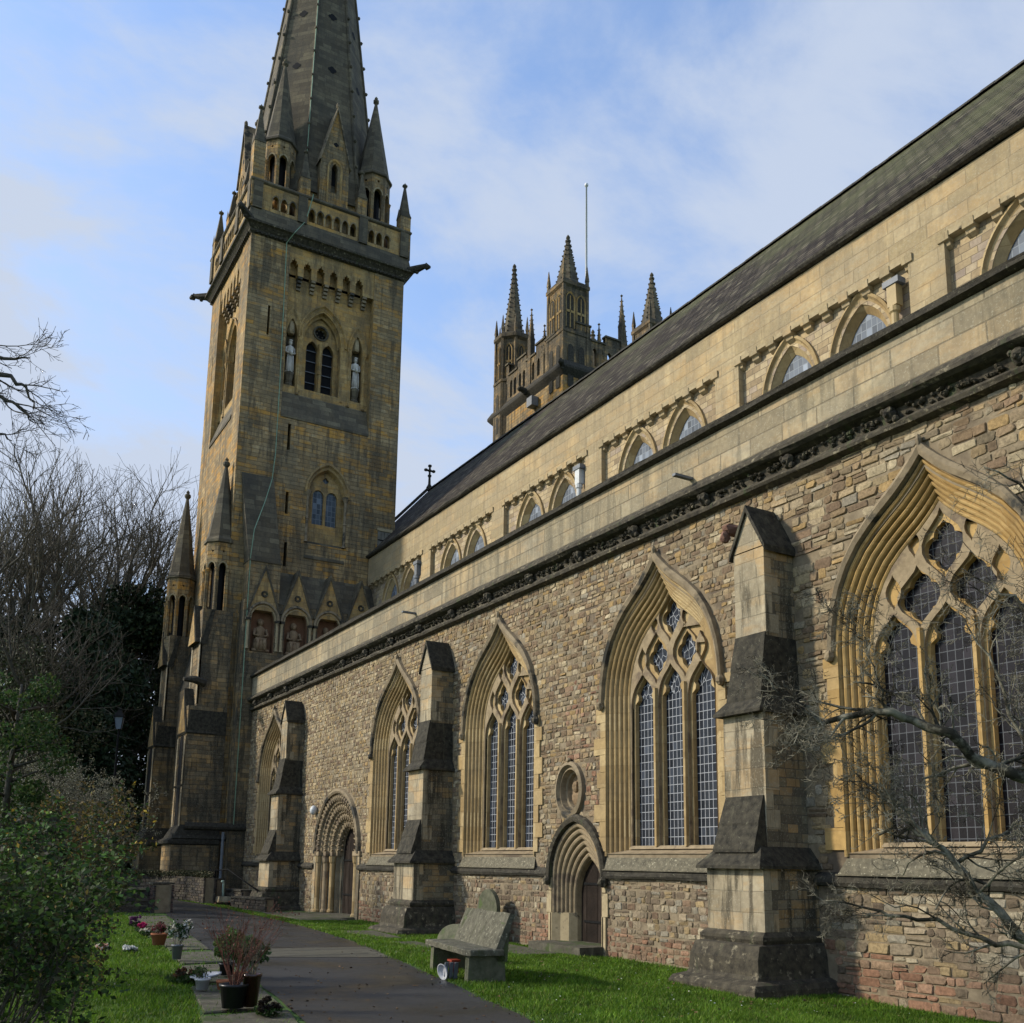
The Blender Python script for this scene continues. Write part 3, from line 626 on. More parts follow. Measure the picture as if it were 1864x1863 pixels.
for x in WINX: aisle_window(x, 'cusped' if x > -10 else 'retic')

# ---- buttresses
def buttress(cx):
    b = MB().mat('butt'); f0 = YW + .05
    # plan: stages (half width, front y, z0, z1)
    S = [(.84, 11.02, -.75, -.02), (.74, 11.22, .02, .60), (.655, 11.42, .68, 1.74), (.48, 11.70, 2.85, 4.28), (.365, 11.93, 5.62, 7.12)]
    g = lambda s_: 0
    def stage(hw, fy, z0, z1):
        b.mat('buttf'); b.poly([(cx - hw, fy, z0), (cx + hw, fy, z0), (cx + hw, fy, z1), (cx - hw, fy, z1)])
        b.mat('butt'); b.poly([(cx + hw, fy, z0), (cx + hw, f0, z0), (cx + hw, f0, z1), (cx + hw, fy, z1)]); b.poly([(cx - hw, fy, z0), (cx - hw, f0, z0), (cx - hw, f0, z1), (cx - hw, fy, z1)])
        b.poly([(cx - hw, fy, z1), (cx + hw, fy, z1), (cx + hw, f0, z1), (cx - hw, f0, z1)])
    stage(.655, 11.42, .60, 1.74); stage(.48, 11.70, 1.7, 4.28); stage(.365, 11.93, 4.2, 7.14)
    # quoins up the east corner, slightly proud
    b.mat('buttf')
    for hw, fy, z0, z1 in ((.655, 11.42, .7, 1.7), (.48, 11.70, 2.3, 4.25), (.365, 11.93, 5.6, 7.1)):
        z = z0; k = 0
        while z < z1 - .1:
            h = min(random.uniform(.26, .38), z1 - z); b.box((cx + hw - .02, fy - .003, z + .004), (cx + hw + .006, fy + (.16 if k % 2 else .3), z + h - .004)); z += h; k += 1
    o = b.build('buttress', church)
    # dark stepped weatherings
    def weather(hw0, fy0, hw1, fy1, z0, z1, n=2):
        b = MB().mat('slab')
        """sloping slabs: from wide foot to narrow top"""
        for k in range(n):
            a, c = k / n, (k + 1) / n; L = lambda p, q, t: p + (q - p) * t
            for (t, zt, dz) in ((a, L(z0, z1, a), 0),):
                w0 = L(hw0, hw1, a) + .012; w1 = L(hw0, hw1, c) + .012; y0 = L(fy0, fy1, a) - .02; y1 = L(fy0, fy1, c) - .02; za = L(z0, z1, a) - .02; zb = L(z0, z1, c)
                b.loft([[(cx - w0, y0 - .02, za - .05), (cx + w0, y0 - .02, za - .05), (cx + w0, f0, za - .05), (cx - w0, f0, za - .05)],
                        [(cx - w0, y0 - .02, za), (cx + w0, y0 - .02, za), (cx + w0, f0, za), (cx - w0, f0, za)],
                        [(cx - w1, y1, zb), (cx + w1, y1, zb), (cx + w1, f0, zb), (cx - w1, f0, zb)]], True, True, True)
        b.build('weathering', o)
    # skirts all round, then front-only upper slabs
    weather(.74, 11.30, .50, 11.55, 1.74, 2.02, 1)
    weather(.47, 11.44, .43, 11.70, 2.0, 2.85, 2)
    weather(.55, 11.58, .40, 11.80, 4.28, 4.52, 1)
    weather(.40, 11.76, .35, 11.93, 4.52, 5.62, 2)
    # gabled cap running back to the wall
    hw, fy, zt = .365, 11.93, 7.12
    b = MB().mat('slab')
    for dzz, e in ((0, .07),):
        for sgn in (-1, 1):
            A = (cx + sgn * (hw + e), zt - .09); B = (cx, zt + .72); C = (cx, zt + .84); Dd = (cx + sgn * (hw + e), zt + .02)
            b.extrude([(A[0], A[1]), (B[0], B[1]), (C[0], C[1]), (Dd[0], Dd[1])], fy - .05, f0 + .02, 1)
    b.build('cap', o)
    b = MB().mat('buttf'); b.poly([(cx - hw, fy, zt), (cx + hw, fy, zt), (cx, fy, zt + .74)]); b.build('gable_face', o)
    # moulded plinth
    b = MB().mat('carve')
    b.loft([[(cx - a, y, z), (cx + a, y, z), (cx + a, f0, z), (cx - a, f0, z)] for a, y, z in ((1.0, 10.84, -.9), (1.0, 10.84, -.13), (.96, 10.90, -.05), (.86, 11.04, -.01), (.82, 11.08, .0), (.80, 11.12, .06), (.785, 11.13, .30), (.745, 11.21, .50), (.70, 11.33, .52), (.73, 11.30, .58), (.73, 11.30, .63), (.66, 11.41, .70))], True, True, True)
    b.build('plinth', o)
    return o
for x in BUT: buttress(x)
# carved pendant lump at the top of the near buttress
b = MB().mat('sand'); b.blob((-12.98, 12.15, 7.7), (.12, .3, .12), 7, 5, .2); b.blob((-13.0, 11.95, 7.55), (.09, .1, .12), 7, 5, .2); b.build('carved_stop', church)

# ---- round-arched Norman doorway
def norman():
    b = MB().frame((D1, YW, 0)).mat('carve')
    b = MB().frame((D1, YW, 0)).mat('trac'); zi = 2.0
    orders = [(2.02, -.02), (1.70, .14), (1.38, .29), (1.12, .43)]
    prof = [(2.05, .03)]
    for k, (r, d) in enumerate(orders):
        nr, nd = (orders + [(.96, .56)])[k + 1]
        prof += [(r, d), (r - .08, d - .05), (r - .16, d - .02), (r - .2, d + .06), (nr + .03, d + .08), (nr, nd)]
    prof.append((.96, .9))
    mould(b, 'round', [(r, zi, r, d) for r, d in prof], zi - .06)
    # chevrons and billets on each order
    for k, (r, d) in enumerate(orders):
        n = 30 - 5 * k
        for j in range(n):
            t0, t1, tm_ = math.pi * j / n, math.pi * (j + 1) / n, math.pi * (j + .5) / n
            pt = lambda t, rr, dd: (rr * math.cos(t), dd, zi + rr * math.sin(t))
            b.tube([pt(t0, r - .02, d - .04), pt(tm_, r - .22, d - .02), pt(t1, r - .02, d - .04)], .032, 5)
            b.tube([pt(t0, r - .08, d + .06), pt(tm_, r - .28, d + .10), pt(t1, r - .08, d + .06)], .028, 5)
    # stepped jambs and imposts
    for s_ in (-1, 1):
        b.mat('hood')
        for k, (r, d) in enumerate(orders):
            nr, nd = (orders + [(.96, .56)])[k + 1]
            a, c = sorted((s_ * r, s_ * nr)); b.mat('buttf'); b.box((a, d + .10 if k == 0 else d + .14, -.3), (c, 1.0, zi - .12))
            b.mat('trac'); a, c = sorted((s_ * (r + .03), s_ * (nr - .02))); b.box((a, d - .05, zi - .12), (c, 1.0, zi + .03), (0, 0, 0, 0))
        a, c = sorted((s_ * 2.02, s_ * 2.28)); b.mat('buttf'); b.box((a, -.05, -.3), (c, .04, zi - .12))
        a, c = sorted((s_ * 2.0, s_ * 2.36)); b.mat('trac'); b.box((a, -.09, zi - .12), (c, .04, zi + .03))
    o = b.build('round_arched_doorway', church)
    for s_ in (-1, 1):
        for k, (r, d) in enumerate(orders[:3]):
            nr, nd = orders[k + 1]; x0 = s_ * (r + nr) / 2; y0 = d + .05
            b = MB().frame((D1, YW, 0)).mat('gold' if k != 1 else 'trac'); b.lathe((x0, y0, -.12), [(.14, 0), (.14, .06), (.11, .1), (.10, .14), (.10, 1.72), (.13, 1.78), (.15, 1.98)], 10); b.build('column', o, smooth=False)
    b = MB().frame((D1, YW, 0)).mat('hood')
    for r, d in (): pass
    mould(b, 'round', [(2.06, zi, 2.06, .02), (2.07, zi, 2.07, -.10), (2.14, zi, 2.14, -.14), (2.22, zi, 2.22, -.11), (2.25, zi, 2.25, .03)], zi - .03); b.build('hood_mould', o)
    b = MB().frame((D1, YW, 0)).mat('wood'); pts = arch('round', .93, zi, .93, -.2)
    for k in range(9):
        u0 = -.93 + k * .2067; u1 = u0 + .2; ht = lambda u: zi + math.sqrt(max(0, .93 ** 2 - u * u)); b.poly([(u0, .64 + .006 * (k % 2), -.2), (u1, .64 + .006 * (k % 2), -.2), (u1, .64 + .006 * (k % 2), ht(u1)), ((u0 + u1) / 2, .64 + .006 * (k % 2), ht((u0 + u1) / 2)), (u0, .64 + .006 * (k % 2), ht(u0))])
    b.mat('iron'); b.poly([(u, .67, z) for u, z in pts]); dd = b.build('door', o)
    for z in (.5, 1.7): b = MB().frame((D1, YW, 0)).mat('iron'); b.box((-.9, .61, z), (.5, .63, z + .06)); b.build('hinge', dd)
    b = MB().frame((D1, YW, 0)).mat('iron'); b.lathe((.6, .58, 1.05), [(.03, 0), (.03, .06)], 8); b.build('handle', dd)
    b = MB().frame((D1, YW, 0)).mat('flag'); b.box((-2.1, -.5, -.4), (2.1, 1.1, -.14)); b.build('doorstep', o)
norman()
def pointed_door():
    b = MB().frame((D2, YW, 0)).mat('trac')
    h0 = (.98, 1.45, 1.15, -.03); h1 = (.52, .95, .88, .36)
    rings = []; P_ = [(1.0, 1.45, 1.18, .03)] + steps(h0, h1, 6) + [(.52, .95, .88, .6)]
    # every ring springs from its own height
    b.mat('trac'); mould(b, 'pt', P_, .62)
    b.mat('nicherib')
    for s_ in (-1, 1):
        a, c = sorted((s_ * 1.04, s_ * .50)); a0, a1 = (a, c) 
        b.loft([[(s_ * 1.04, -.05, z), (s_ * .98, -.05, z), (s_ * .84, .10, z), (s_ * .64, .2, z), (s_ * .53, .36, z), (s_ * .53, .6, z)] for z in (-.3, .62)], False)
        b.poly([(s_ * 1.04, -.05, .62), (s_ * .98, -.05, .62), (s_ * .84, .10, .62), (s_ * .64, .2, .62), (s_ * .53, .36, .62), (s_ * .6, .6, .62), (s_ * 1.04, .6, .62)])
        a, c = sorted((s_ * 1.0, s_ * 1.20)); b.box((a, -.05, .62), (c, .03, 1.1)); a, c = sorted((s_ * 1.0, s_ * 1.12)); b.box((a, -.05, -.3), (c, .03, .61)); b.box((a, -.05, 1.12), (c, .03, 1.4))
    o = b.build('pointed_doorway', church)
    b = MB().frame((D2, YW, 0)).mat('carve'); mould(b, 'pt', [(1.0, 1.45, 1.18, .02), (1.02, 1.45, 1.20, -.12), (1.10, 1.45, 1.30, -.15), (1.15, 1.45, 1.36, -.10), (1.16, 1.45, 1.38, .03)], 1.40)
    for s_ in (-1, 1): b.blob((s_ * 1.1, -.1, 1.34), (.1, .12, .12), 7, 5, .2)
    b.build('hood_mould', o)
    b = MB().frame((D2, YW, 0)).mat('wood')
    for k in range(5):
        u0 = -.51 + k * .205; b.poly([(u0, .46 + .005 * (k % 2), 0), (u0 + .2, .46 + .005 * (k % 2), 0), (u0 + .2, .46 + .005 * (k % 2), 1.9), (u0, .46 + .005 * (k % 2), 1.9)])
    b.mat('iron'); b.poly([(-.55, .48, 0), (.55, .48, 0), (.55, .48, 1.9), (-.55, .48, 1.9)]); dd = b.build('door', o)
    for z in (.42, 1.25): b = MB().frame((D2, YW, 0)).mat('iron'); b.box((-.4, .44, z), (.45, .455, z + .05)); b.build('hinge', dd)
    b = MB().frame((D2, YW, 0)).mat('flag'); b.box((-1.0, -.65, -.3), (1.05, .75, .0)); b.build('doorstep', o)
pointed_door()
b = MB().mat('pipewhite').frame((-36.15, YW - .12, 3.55)); b.blob((0, 0, 0), (.16, .14, .18), 10, 8, .02); b.build('wall_lamp', church, True)
# oval niche with worn carved head
b = MB().frame((-18.98, YW, 3.36)).mat('hood')
b.loft([[(a * math.cos(t * math.pi / 14), d, c_ * math.sin(t * math.pi / 14)) for t in range(28)] for a, c_, d in ((.56, .66, .03), (.55, .65, -.09), (.47, .57, -.12), (.43, .52, -.03), (.39, .47, -.05), (.35, .43, .08), (.31, .39, .10), (.28, .36, .2))], True)
b.mat('nstat'); b.poly([(.29 * math.cos(t * math.pi / 14), .19, .37 * math.sin(t * math.pi / 14)) for t in range(28)]); b.blob((0, .14, .08), (.11, .09, .14)); b.blob((0, .17, -.16), (.2, .07, .16))
b.mat('hood'); b.blob((0, -.08, .68), (.07, .06, .06)); b.build('oval_niche', church)

# ---- clerestory and nave roof
YC = 18.55
cw = MB().mat('clererub').frame((0, YC, 0)); CX = [-8.6, -10.95, -15.15, -17.5, -21.8, -24.1, -28.4, -30.7, -35.1, -37.3, -41.6, -43.8, -2.0, -4.4]
ch = [[(x + u, z) for u, z in arch('pt', .80, 14.05, 1.28, 12.0)] for x in CX]
cw.plate([(-46.6, 8.5), (3.2, 8.5), (3.2, 15.72), (-46.6, 15.72)], ch, 0, .25, 'clere')
cw.mat('clere'); cw.box((-46.6, -.18, 15.72), (3.2, .1, 17.0))
cw.mat('openshade'); cw.poly([(-46.5, .5, 9), (3.2, .5, 9), (3.2, .5, 16), (-46.5, .5, 16)]); clere = cw.build('clerestory_wall', church)  # black sheet added behind the windows in place of the dark nave
PIL = [-6.55, -13.15, -19.75, -26.35, -32.95, -39.55, .05]
for x in PIL:
    b = MB().mat('clere').frame((x, YC, 0)); b.box((-.48, -.178, 8.5), (.48, .02, 15.722)); b.mat('gold'); b.build('pilaster', clere)
# corbels and the little arches between them
base_c = None; xs_c = []
for i in range(len(PIL)):
    pass
P2 = sorted(PIL) 
spans = [(-46.2, P2[0] - .48)] + [(a + .48, c - .48) for a, c in zip(P2[:-1], P2[1:])] + [(P2[-1] + .48, 3.0)]
arcs = []
for a, c in spans:
    n = max(2, round((c - a) / .62)); st_ = (c - a) / n
    for k in range(n + 1): xs_c.append(a + st_ * k)
    for k in range(n): arcs.append((a + st_ * (k + .5), st_))
b = MB().mat('nicherib').frame((0, YC, 15.6)); b.box((-.18, -.21, 0), (.18, .02, .135)); arc0 = b.build('corbel_lintel', clere, origin=(0, YC, 15.6))
for i, (x, st_) in enumerate(arcs):
    c = arc0 if i == 0 else arc0.copy()
    if i: col.objects.link(c); c.parent = clere; ORG[c.name] = Vector((x, YC, 15.6))
    c.location = Vector((x, YC, 15.6)) - ORG[clere.name]; c.scale = ((st_ - .28) / .36, 1, 1)
b = MB().mat('clere').frame((0, YC, 15.36)); b.loft([[(-.11, -.02, 0), (.11, -.02, 0), (.11, .02, 0), (-.11, .02, 0)], [(-.12, -.12, .06), (.12, -.12, .06), (.12, .02, .06), (-.12, .02, .06)], [(-.12, -.14, .15), (.12, -.14, .15), (.12, .02, .15), (-.12, .02, .15)], [(-.14, -.22, .17), (.14, -.22, .17), (.14, .02, .17), (-.14, .02, .17)], [(-.14, -.235, .36), (.14, -.235, .36), (.14, .02, .36), (-.14, .02, .36)]], True, True, True)
corb = b.build('corbel', clere, origin=(0, YC, 15.36)); first = True
for x in xs_c:
    c = corb if first else corb.copy()
    if not first: col.objects.link(c); c.parent = clere; ORG[c.name] = Vector((x, YC, 15.36))
    first = False; c.location = Vector((x, YC, 15.36)) - ORG[clere.name]
for x in CX:
    b = MB().frame((x, YC, 0)).mat('gold'); mould(b, 'pt', [(1.02, 14.05, 1.60, .02), (1.02, 14.05, 1.60, -.08), (.96, 14.05, 1.52, -.10), (.92, 14.05, 1.45, -.02), (.80, 14.05, 1.30, .03), (.64, 14.05, 1.08, .20), (.64, 14.05, 1.08, .3)], 12.1); o = b.build('clerestory_window', church)
    b = MB().frame((x, YC, 0)).mat('glassc'); b.poly([(u, .22, z) for u, z in arch('pt', .8, 14.05, 1.28, 12.1)]); b.build('glazing', o)
b = MB().mat('slate'); 
def roofpt(t, x, dz=0): return (x, 18.22 + (24 - 18.22) * t, 17.12 + (23.55 - 17.12) * t + dz)
xsr = [-51.4 + k * (54.6 / 60) for k in range(61)]
b.loft([[roofpt(t, x, .05 * math.sin(x * .37) * math.sin(t * 3.1)) for x in xsr] for t in [k / 8 for k in range(9)]])
b.poly([(-51.4, 24, 23.55), (3.2, 24, 23.55), (3.2, 29.8, 17.1), (-51.4, 29.8, 17.1)])
roof = b.build('nave_roof', church)
b = MB().mat('dark')
for k in range(120):
    x0 = -51.4 + k * 54.6 / 120; x1 = x0 + 54.6 / 120 - .012; dz = random.uniform(-.012, .012)
    b.loft([[(x, 24 + 0.2 * c_, 23.52 + dz + .13 * s_) for c_, s_ in ((-1, -.6), (-.5, .6), (.5, .6), (1, -.6))] for x in (x0, x1)], False, True, True)
b.build('ridge_tile', roof)
b = MB().mat('dark'); rr = [[(XA - .7 + (XB - XA + .7) * k / 90, y + random.uniform(-.012, .012), z + random.uniform(-.015, .015)) for y, z in ((18.36, 17.03), (18.24, 17.05), (18.19, 17.11), (18.20, 17.17), (18.3, 17.2))] for k in range(91)]
b.loft(rr); b.build('gutter', roof)
b = MB().mat('dark')   # west gable coping and finial cross
for s_ in (-1, 1): b.loft([[(x, y, z) for x, y, z in ((-51.75, 24 + s_ * w_, z_), (-51.3, 24 + s_ * w_, z_), (-51.3, 24 + s_ * w_, z_ + .22), (-51.75, 24 + s_ * w_, z_ + .22))] for w_, z_ in ((5.9, 17.0), (0, 23.62))], True, True, True)
b.mat('tower'); b.poly([(-51.6, 18.2, 17), (-51.6, 29.8, 17), (-51.6, 24, 23.55)]); b.box((-51.7, 18.5, -.3), (-51.3, 30, 17.0)); gab = b.build('west_gable', church)
b = MB().mat('dark').frame((-51.5, 24, 23.7), **FE)
b.lathe((0, 0, 0), [(.3, 0), (.22, .15), (.13, .35), (.11, 1.0), (.16, 1.1)], 8)
for a, c in ((0, .95), (0, -.0), (0, .5), (-.38, .5), (.38, .5)):
    b.lathe((a, 0, 1.15 + c - .13), [(.05, 0), (.16, .06), (.19, .14), (.16, .22), (.05, .28)], 8)
b.box((-.4, -.07, 1.58), (.4, .07, 1.72)); b.box((-.07, -.07, 1.0), (.07, .07, 2.1)); b.build('gable_cross', gab).scale = (.66, .66, .66)
def downpipe(x, m_):
    b = MB().mat('lead').frame((x, YC - .25, 0)); b.box((-.22, -.12, 15.12), (.22, .16, 15.27), (0, 0, 0, 0)); b.mat(m_); b.box((-.13, -.09, 14.6), (.13, .14, 15.12), (-.0, 0, 0, 0))
    b.lathe((0, 0, 11), [(.09, 0), (.09, 3.42), (.13, 3.46), (.13, 3.58)], 10); b.build('downpipe', church)
downpipe(-14.0, 'pipebuff'); downpipe(-27.1, 'pipewhite'); downpipe(-40.3, 'lead')

# ================================================================ SPIRE TOWER
TX0, TX1, TY0, TY1 = -54.5, -46.5, 11.3, 19.75      # plan of the tower
tw = MB().mat('tower')
def east(y0=TY0, x0=TX1): return dict(O=(x0, y0, 0), **FE)
def panel_face(fr, W, full):
    """one face of the tower: u from 0 (left) to W; recessed belfry panel with window, niches, corbel arcade"""
    b = tw; b.frame(**fr); k = W / 8.45; c = 4.15 * k; P0, P1 = 2.05 * k, 6.75 * k
    low = []
    if full: low = [arch('pt', 1.05, 20.05, 1.45, 17.3, 4.68), [(2.46, 21.95), (2.62, 21.95), (2.62, 23.35), (2.46, 23.35)], [(2.54, 18.6), (2.70, 18.6), (2.70, 19.75), (2.54, 19.75)], [(2.6, 15.9), (2.76, 15.9), (2.76, 17.15), (2.6, 17.15)]]
    b.mat('tower'); b.plate([(0, -.6), (W, -.6), (W, 23.7), (0, 23.7)], low, 0, .5)
    b.plate([(0, 23.7), (P0, 23.7), (P0, 33.2), (0, 33.2)], [[(1.08, 27.8), (1.2, 27.8), (1.2, 29.4), (1.08, 29.4)]], 0, .4)
    b.plate([(P1, 23.7), (W, 23.7), (W, 33.2), (P1, 33.2)], [], 0)
    b.mat('towerwarm'); d = .42
    b.poly([(P0, 0, 23.7), (P0, d, 23.7), (P0, d, 33.2), (P0, 0, 33.2)]); b.poly([(P1, 0, 23.7), (P1, d, 23.7), (P1, d, 33.2), (P1, 0, 33.2)])
    b.mat('spire'); b.poly([(P0, -.06, 23.72), (P1, -.06, 23.72), (P1, d, 25.2), (P0, d, 25.2)]); b.box((P0, -.05, 23.64), (P1, .05, 23.73))
    b.mat('towerwarm')
    hs = [arch('pt', 1.02 * k, 28.5, 1.65, 25.6, c), arch('pt', .30 * k, 28.35, 1.0, 25.6, 2.52 * k), arch('pt', .30 * k, 28.35, 1.0, 25.6, 6.1 * k)]
    b.plate([(P0, 25.0), (P1, 25.0), (P1, 31.75), (P0, 31.75)], hs, d, d + .75, 'towerwarm')
    
    # corbel arcade: openings with stepped tops
    n = 6; sp_ = (P1 - P0) / (n + .55); hl = []
    for j in range(n + (1 if True else 0)):
        u = P0 + sp_ * (j + .08) ; hl.append([(u, 31.82), (u + sp_ * .58, 31.82), (u + sp_ * .58, 32.18), (u + sp_ * .48, 32.18), (u + sp_ * .48, 32.34), (u + sp_ * .36, 32.34), (u + sp_ * .29, 32.5), (u + sp_ * .22, 32.34), (u + sp_ * .10, 32.34), (u + sp_ * .10, 32.18), (u, 32.18)])
    hl = [h for h in hl if h[1][0] < P1 - .03]
    comb = [(P0, 33.2), (P0, 31.55)]
    for h in hl: comb += [(h[0][0], 31.55)] + [h[q] for q in (10, 9, 8, 7, 6, 5, 4, 3, 2)] + [(h[1][0], 31.55)]
    comb += [(P1, 31.55), (P1, 33.2)]; b.plate(comb, [], .04); b.loft([[(p[0], .04, p[1]) for p in comb], [(p[0], d, p[1]) for p in comb]])
    b.poly([(P0, d, 31.6), (P1, d, 31.6), (P1, d, 33.0), (P0, d, 33.0)])
panel_face(east(), 8.45, True)
panel_face(dict(O=(TX0, TY0, 0), U=(1, 0, 0), D=(0, 1, 0)), 8.0, False)
tw.fr = None; tw.mat('tower'); tw.poly([(TX0, TY0, -.6), (TX0, TY1, -.6), (TX0, TY1, 33.2), (TX0, TY0, 33.2)]); tw.poly([(TX0, TY1, -.6), (TX1, TY1, -.6), (TX1, TY1, 33.2), (TX0, TY1, 33.2)])
tower = tw.build('spire_tower', church)
for nm, o_ in (('dark interior', (TX0 + 1.2, TY0 + 1.2)),):
    b = MB().mat('openshade'); b.box((TX0 + 1.15, TY0 + 1.15, 15), (TX1 - 1.15, TY1 - 1.15, 33)); b.build('tower_dark_backing', tower)  # added black box, gives the tower openings their interior shade
# corbels between the arcade openings
def corbels(fr, W):
    k = W / 8.45; P0, P1 = 2.05 * k, 6.75 * k; sp_ = (P1 - P0) / 6.55
    for j in range(6):
        u = P0 + sp_ * (j + .87); b = MB().frame(**fr).mat('hood')
        for q in range(4): b.box((u - .11, .04 + .09 * q, 31.42 - .17 * q), (u + .11, .45, 31.55 - .17 * q))
        b.build('corbel', tower)
corbels(east(), 8.45); corbels(dict(O=(TX0, TY0, 0), U=(1, 0, 0), D=(0, 1, 0)), 8.0)
def belfry(fr, W):
    k = W / 8.45; c = 4.15 * k; d = .42
    b = MB().frame(**fr).mat('towerwarm')
    mould(b, 'pt', [(1.32 * k, 28.5, 2.05, d + .01), (1.32 * k, 28.5, 2.05, d - .10), (1.26 * k, 28.5, 1.96, d - .12), (1.2 * k, 28.5, 1.88, d - .02), (1.12 * k, 28.5, 1.78, d - .05), (1.04 * k, 28.5, 1.68, d + .02), (.98 * k, 28.5, 1.6, d + .25), (.90 * k, 28.5, 1.45, d + .28)], 28.4, c)
    out_ = arch('pt', 1.04 * k, 28.5, 1.67, 25.6, c)
    lan = [arch('pt', .31 * k, 28.1, .50, 25.75, c - .40 * k), arch('pt', .31 * k, 28.1, .50, 25.75, c + .48 * k)]
    ros = [(c + .04 + .33 * math.cos(t * math.pi / 10), 29.15 + .33 * math.sin(t * math.pi / 10)) for t in range(20)]
    b.plate(out_, lan + [ros], d + .42, d + .72)
    b.mat('spire'); b.loft([[(c + .04 + r * math.cos(t * math.pi / 10), q, 29.15 + r * math.sin(t * math.pi / 10)) for t in range(20)] for r, q in ((.42, d + .42), (.42, d + .36), (.34, d + .36), (.31, d + .45))], True)
    for t in range(6): a = t * math.pi / 3; b.box((c + .04 + .2 * math.cos(a) - .03, d + .46, 29.15 + .2 * math.sin(a) - .03), (c + .04 + .2 * math.cos(a) + .03, d + .52, 29.15 + .2 * math.sin(a) + .03))
    b.mat('towerwarm')
    for u in (c - 1.16 * k, c + 1.16 * k, c + .04): b.lathe((u, d + (.1 if u != c + .04 else .36), 25.35), [(.15, 0), (.10, .12), (.09, .2), (.09, 1.4), (.12, 1.42), (.12, 1.5), (.09, 1.52), (.09, 2.75), (.15, 2.9), (.17, 3.1)], 8)
    b.mat('openshade'); b.poly([(u, d + .70, z) for u, z in out_]); o = b.build('belfry_window', church)
    for z in (26.3, 26.9, 27.5, 28.1): b = MB().frame(**fr).mat('lead'); b.box((c - .71 * k, d + .6, z), (c + .79 * k, d + .64, z + .035)); b.build('glazing_bar', o)
    for cc in (2.52 * k, 6.1 * k):
        b = MB().frame(**fr).mat('towerwarm')
        mould(b, 'pt', [(.56 * k, 28.35, 1.65, d + .01), (.56 * k, 28.35, 1.65, d - .08), (.5 * k, 28.35, 1.5, d - .08), (.42 * k, 28.35, 1.25, d), (.32 * k, 28.35, 1.05, d + .12)], 28.3, cc)
        for u in (cc - .42 * k, cc + .42 * k): b.lathe((u, d + .02, 25.2), [(.12, 0), (.08, .1), (.075, 1.5), (.10, 1.52), (.10, 1.6), (.075, 1.62), (.075, 2.85), (.13, 3.0), (.14, 3.15)], 7)
        b.mat('openshade' if False else 'spire'); b.poly([(cc - .4, d + .5, 25.2), (cc + .4, d + .5, 25.2), (cc + .4, d + .5, 29.6), (cc - .4, d + .5, 29.6)])
        b.mat('spire'); b.lathe((cc, d + .22, 25.3), [(.2, 0), (.24, .4), (.18, .5), (.26, .95), (.24, 1.1)], 8)
        b.mat('nicherib'); b.lathe((cc, d + .25, 28.55), [(.16, 0), (.22, .1), (.2, .5), (.05, 1.2)], 6); b.build('statue_niche', o)
belfry(east(), 8.45); belfry(dict(O=(TX0, TY0, 0), U=(1, 0, 0), D=(0, 1, 0)), 8.0)
# lower window of the east face
b = MB().frame(**east()).mat('towerwarm'); c = 4.68
mould(b, 'pt', [(1.18, 20.05, 1.65, .01), (1.18, 20.05, 1.65, -.10), (1.08, 20.05, 1.52, -.12), (1.02, 20.05, 1.42, 0), (.94, 20.05, 1.3, .02), (.86, 20.05, 1.2, .3)], 19.95, c)
lo = arch('pt', 1.04, 20.05, 1.44, 17.35, c); b.plate(lo, [arch('pt', .29, 19.95, .34, 18.45, c - .36), arch('pt', .29, 19.95, .34, 18.45, c + .36), quatre((c, 20.85), .17, .17, 24)], .32, .46)
for u in (c - 1.0, c + 1.0): b.mat('hood'); b.lathe((u, .02, 17.35), [(.13, 0), (.08, .1), (.075, 1.2), (.11, 1.22), (.075, 1.3), (.075, 2.4), (.15, 2.55), (.19, 2.68)], 8)
b.mat('spire'); b.poly([(c - 1.05, -.03, 16.6), (c + 1.05, -.03, 16.6), (c + 1.0, .32, 17.5), (c - 1.0, .32, 17.5)]); b.box((c - 1.05, -.06, 16.5), (c + 1.05, 0, 16.6))
o = b.build('tower_window', church)
b = MB().frame(**east()).mat('glasst'); b.poly([(c - .9, .44, 17.4), (c + .9, .44, 17.4), (c + .9, .44, 21.4), (c - .9, .44, 21.4)]); b.build('glazing', o)
b = MB().frame(**east())
b.mat('woodgrey')
for q in range(4): b.box((7.5 + q * .19, -.05, 17.3 - .0), (7.67 + q * .19, .02, 18.6))
b.mat('iron'); b.box((7.5, -.07, 18.1), (8.2, -.05, 18.15)); b.mat('nicherib'); b.box((7.45, -.08, 18.62), (8.3, .02, 18.78)); b.build('shutter', tower)
# east buttress of the corner and thicker base with blind arcade
bx = -45.62
b = MB().mat('tower'); b.box((-46.6, 12.0, 13.77), (bx - .002, 13.55, 15.75)); b.box((-46.6, 11.85, -.6), (bx - .6, 11.89, 13.7)); b.mat('spire'); b.loft([[(-46.6, 12.0, 15.7), (bx - .02, 12.0, 15.7), (bx - .02, 13.55, 15.7), (-46.6, 13.55, 15.7)], [(-46.6, 11.6, 20.3), (-46.48, 11.6, 20.3), (-46.48, 13.2, 20.3), (-46.6, 13.2, 20.3)]], True)
b.box((-46.6, 11.97, 15.66), (bx + .05, 13.58, 15.74)); b.build('corner_buttress', tower)
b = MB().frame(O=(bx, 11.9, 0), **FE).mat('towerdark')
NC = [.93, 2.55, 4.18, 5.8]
b.poly([(0, 0, -.6), (0, .9, -.6), (0, .9, 13.75), (0, 0, 13.75)]); b.plate([(0, -.6), (7.9, -.6), (7.9, 13.75), (0, 13.75)], [arch('pt', .56, 12.9, .62, 11.3, u) for u in NC], 0, .5, 'nicheback'); b.mat('nicheback'); b.poly([(0, .48, 11), (7.9, .48, 11), (7.9, .48, 13.75), (0, .48, 13.75)])
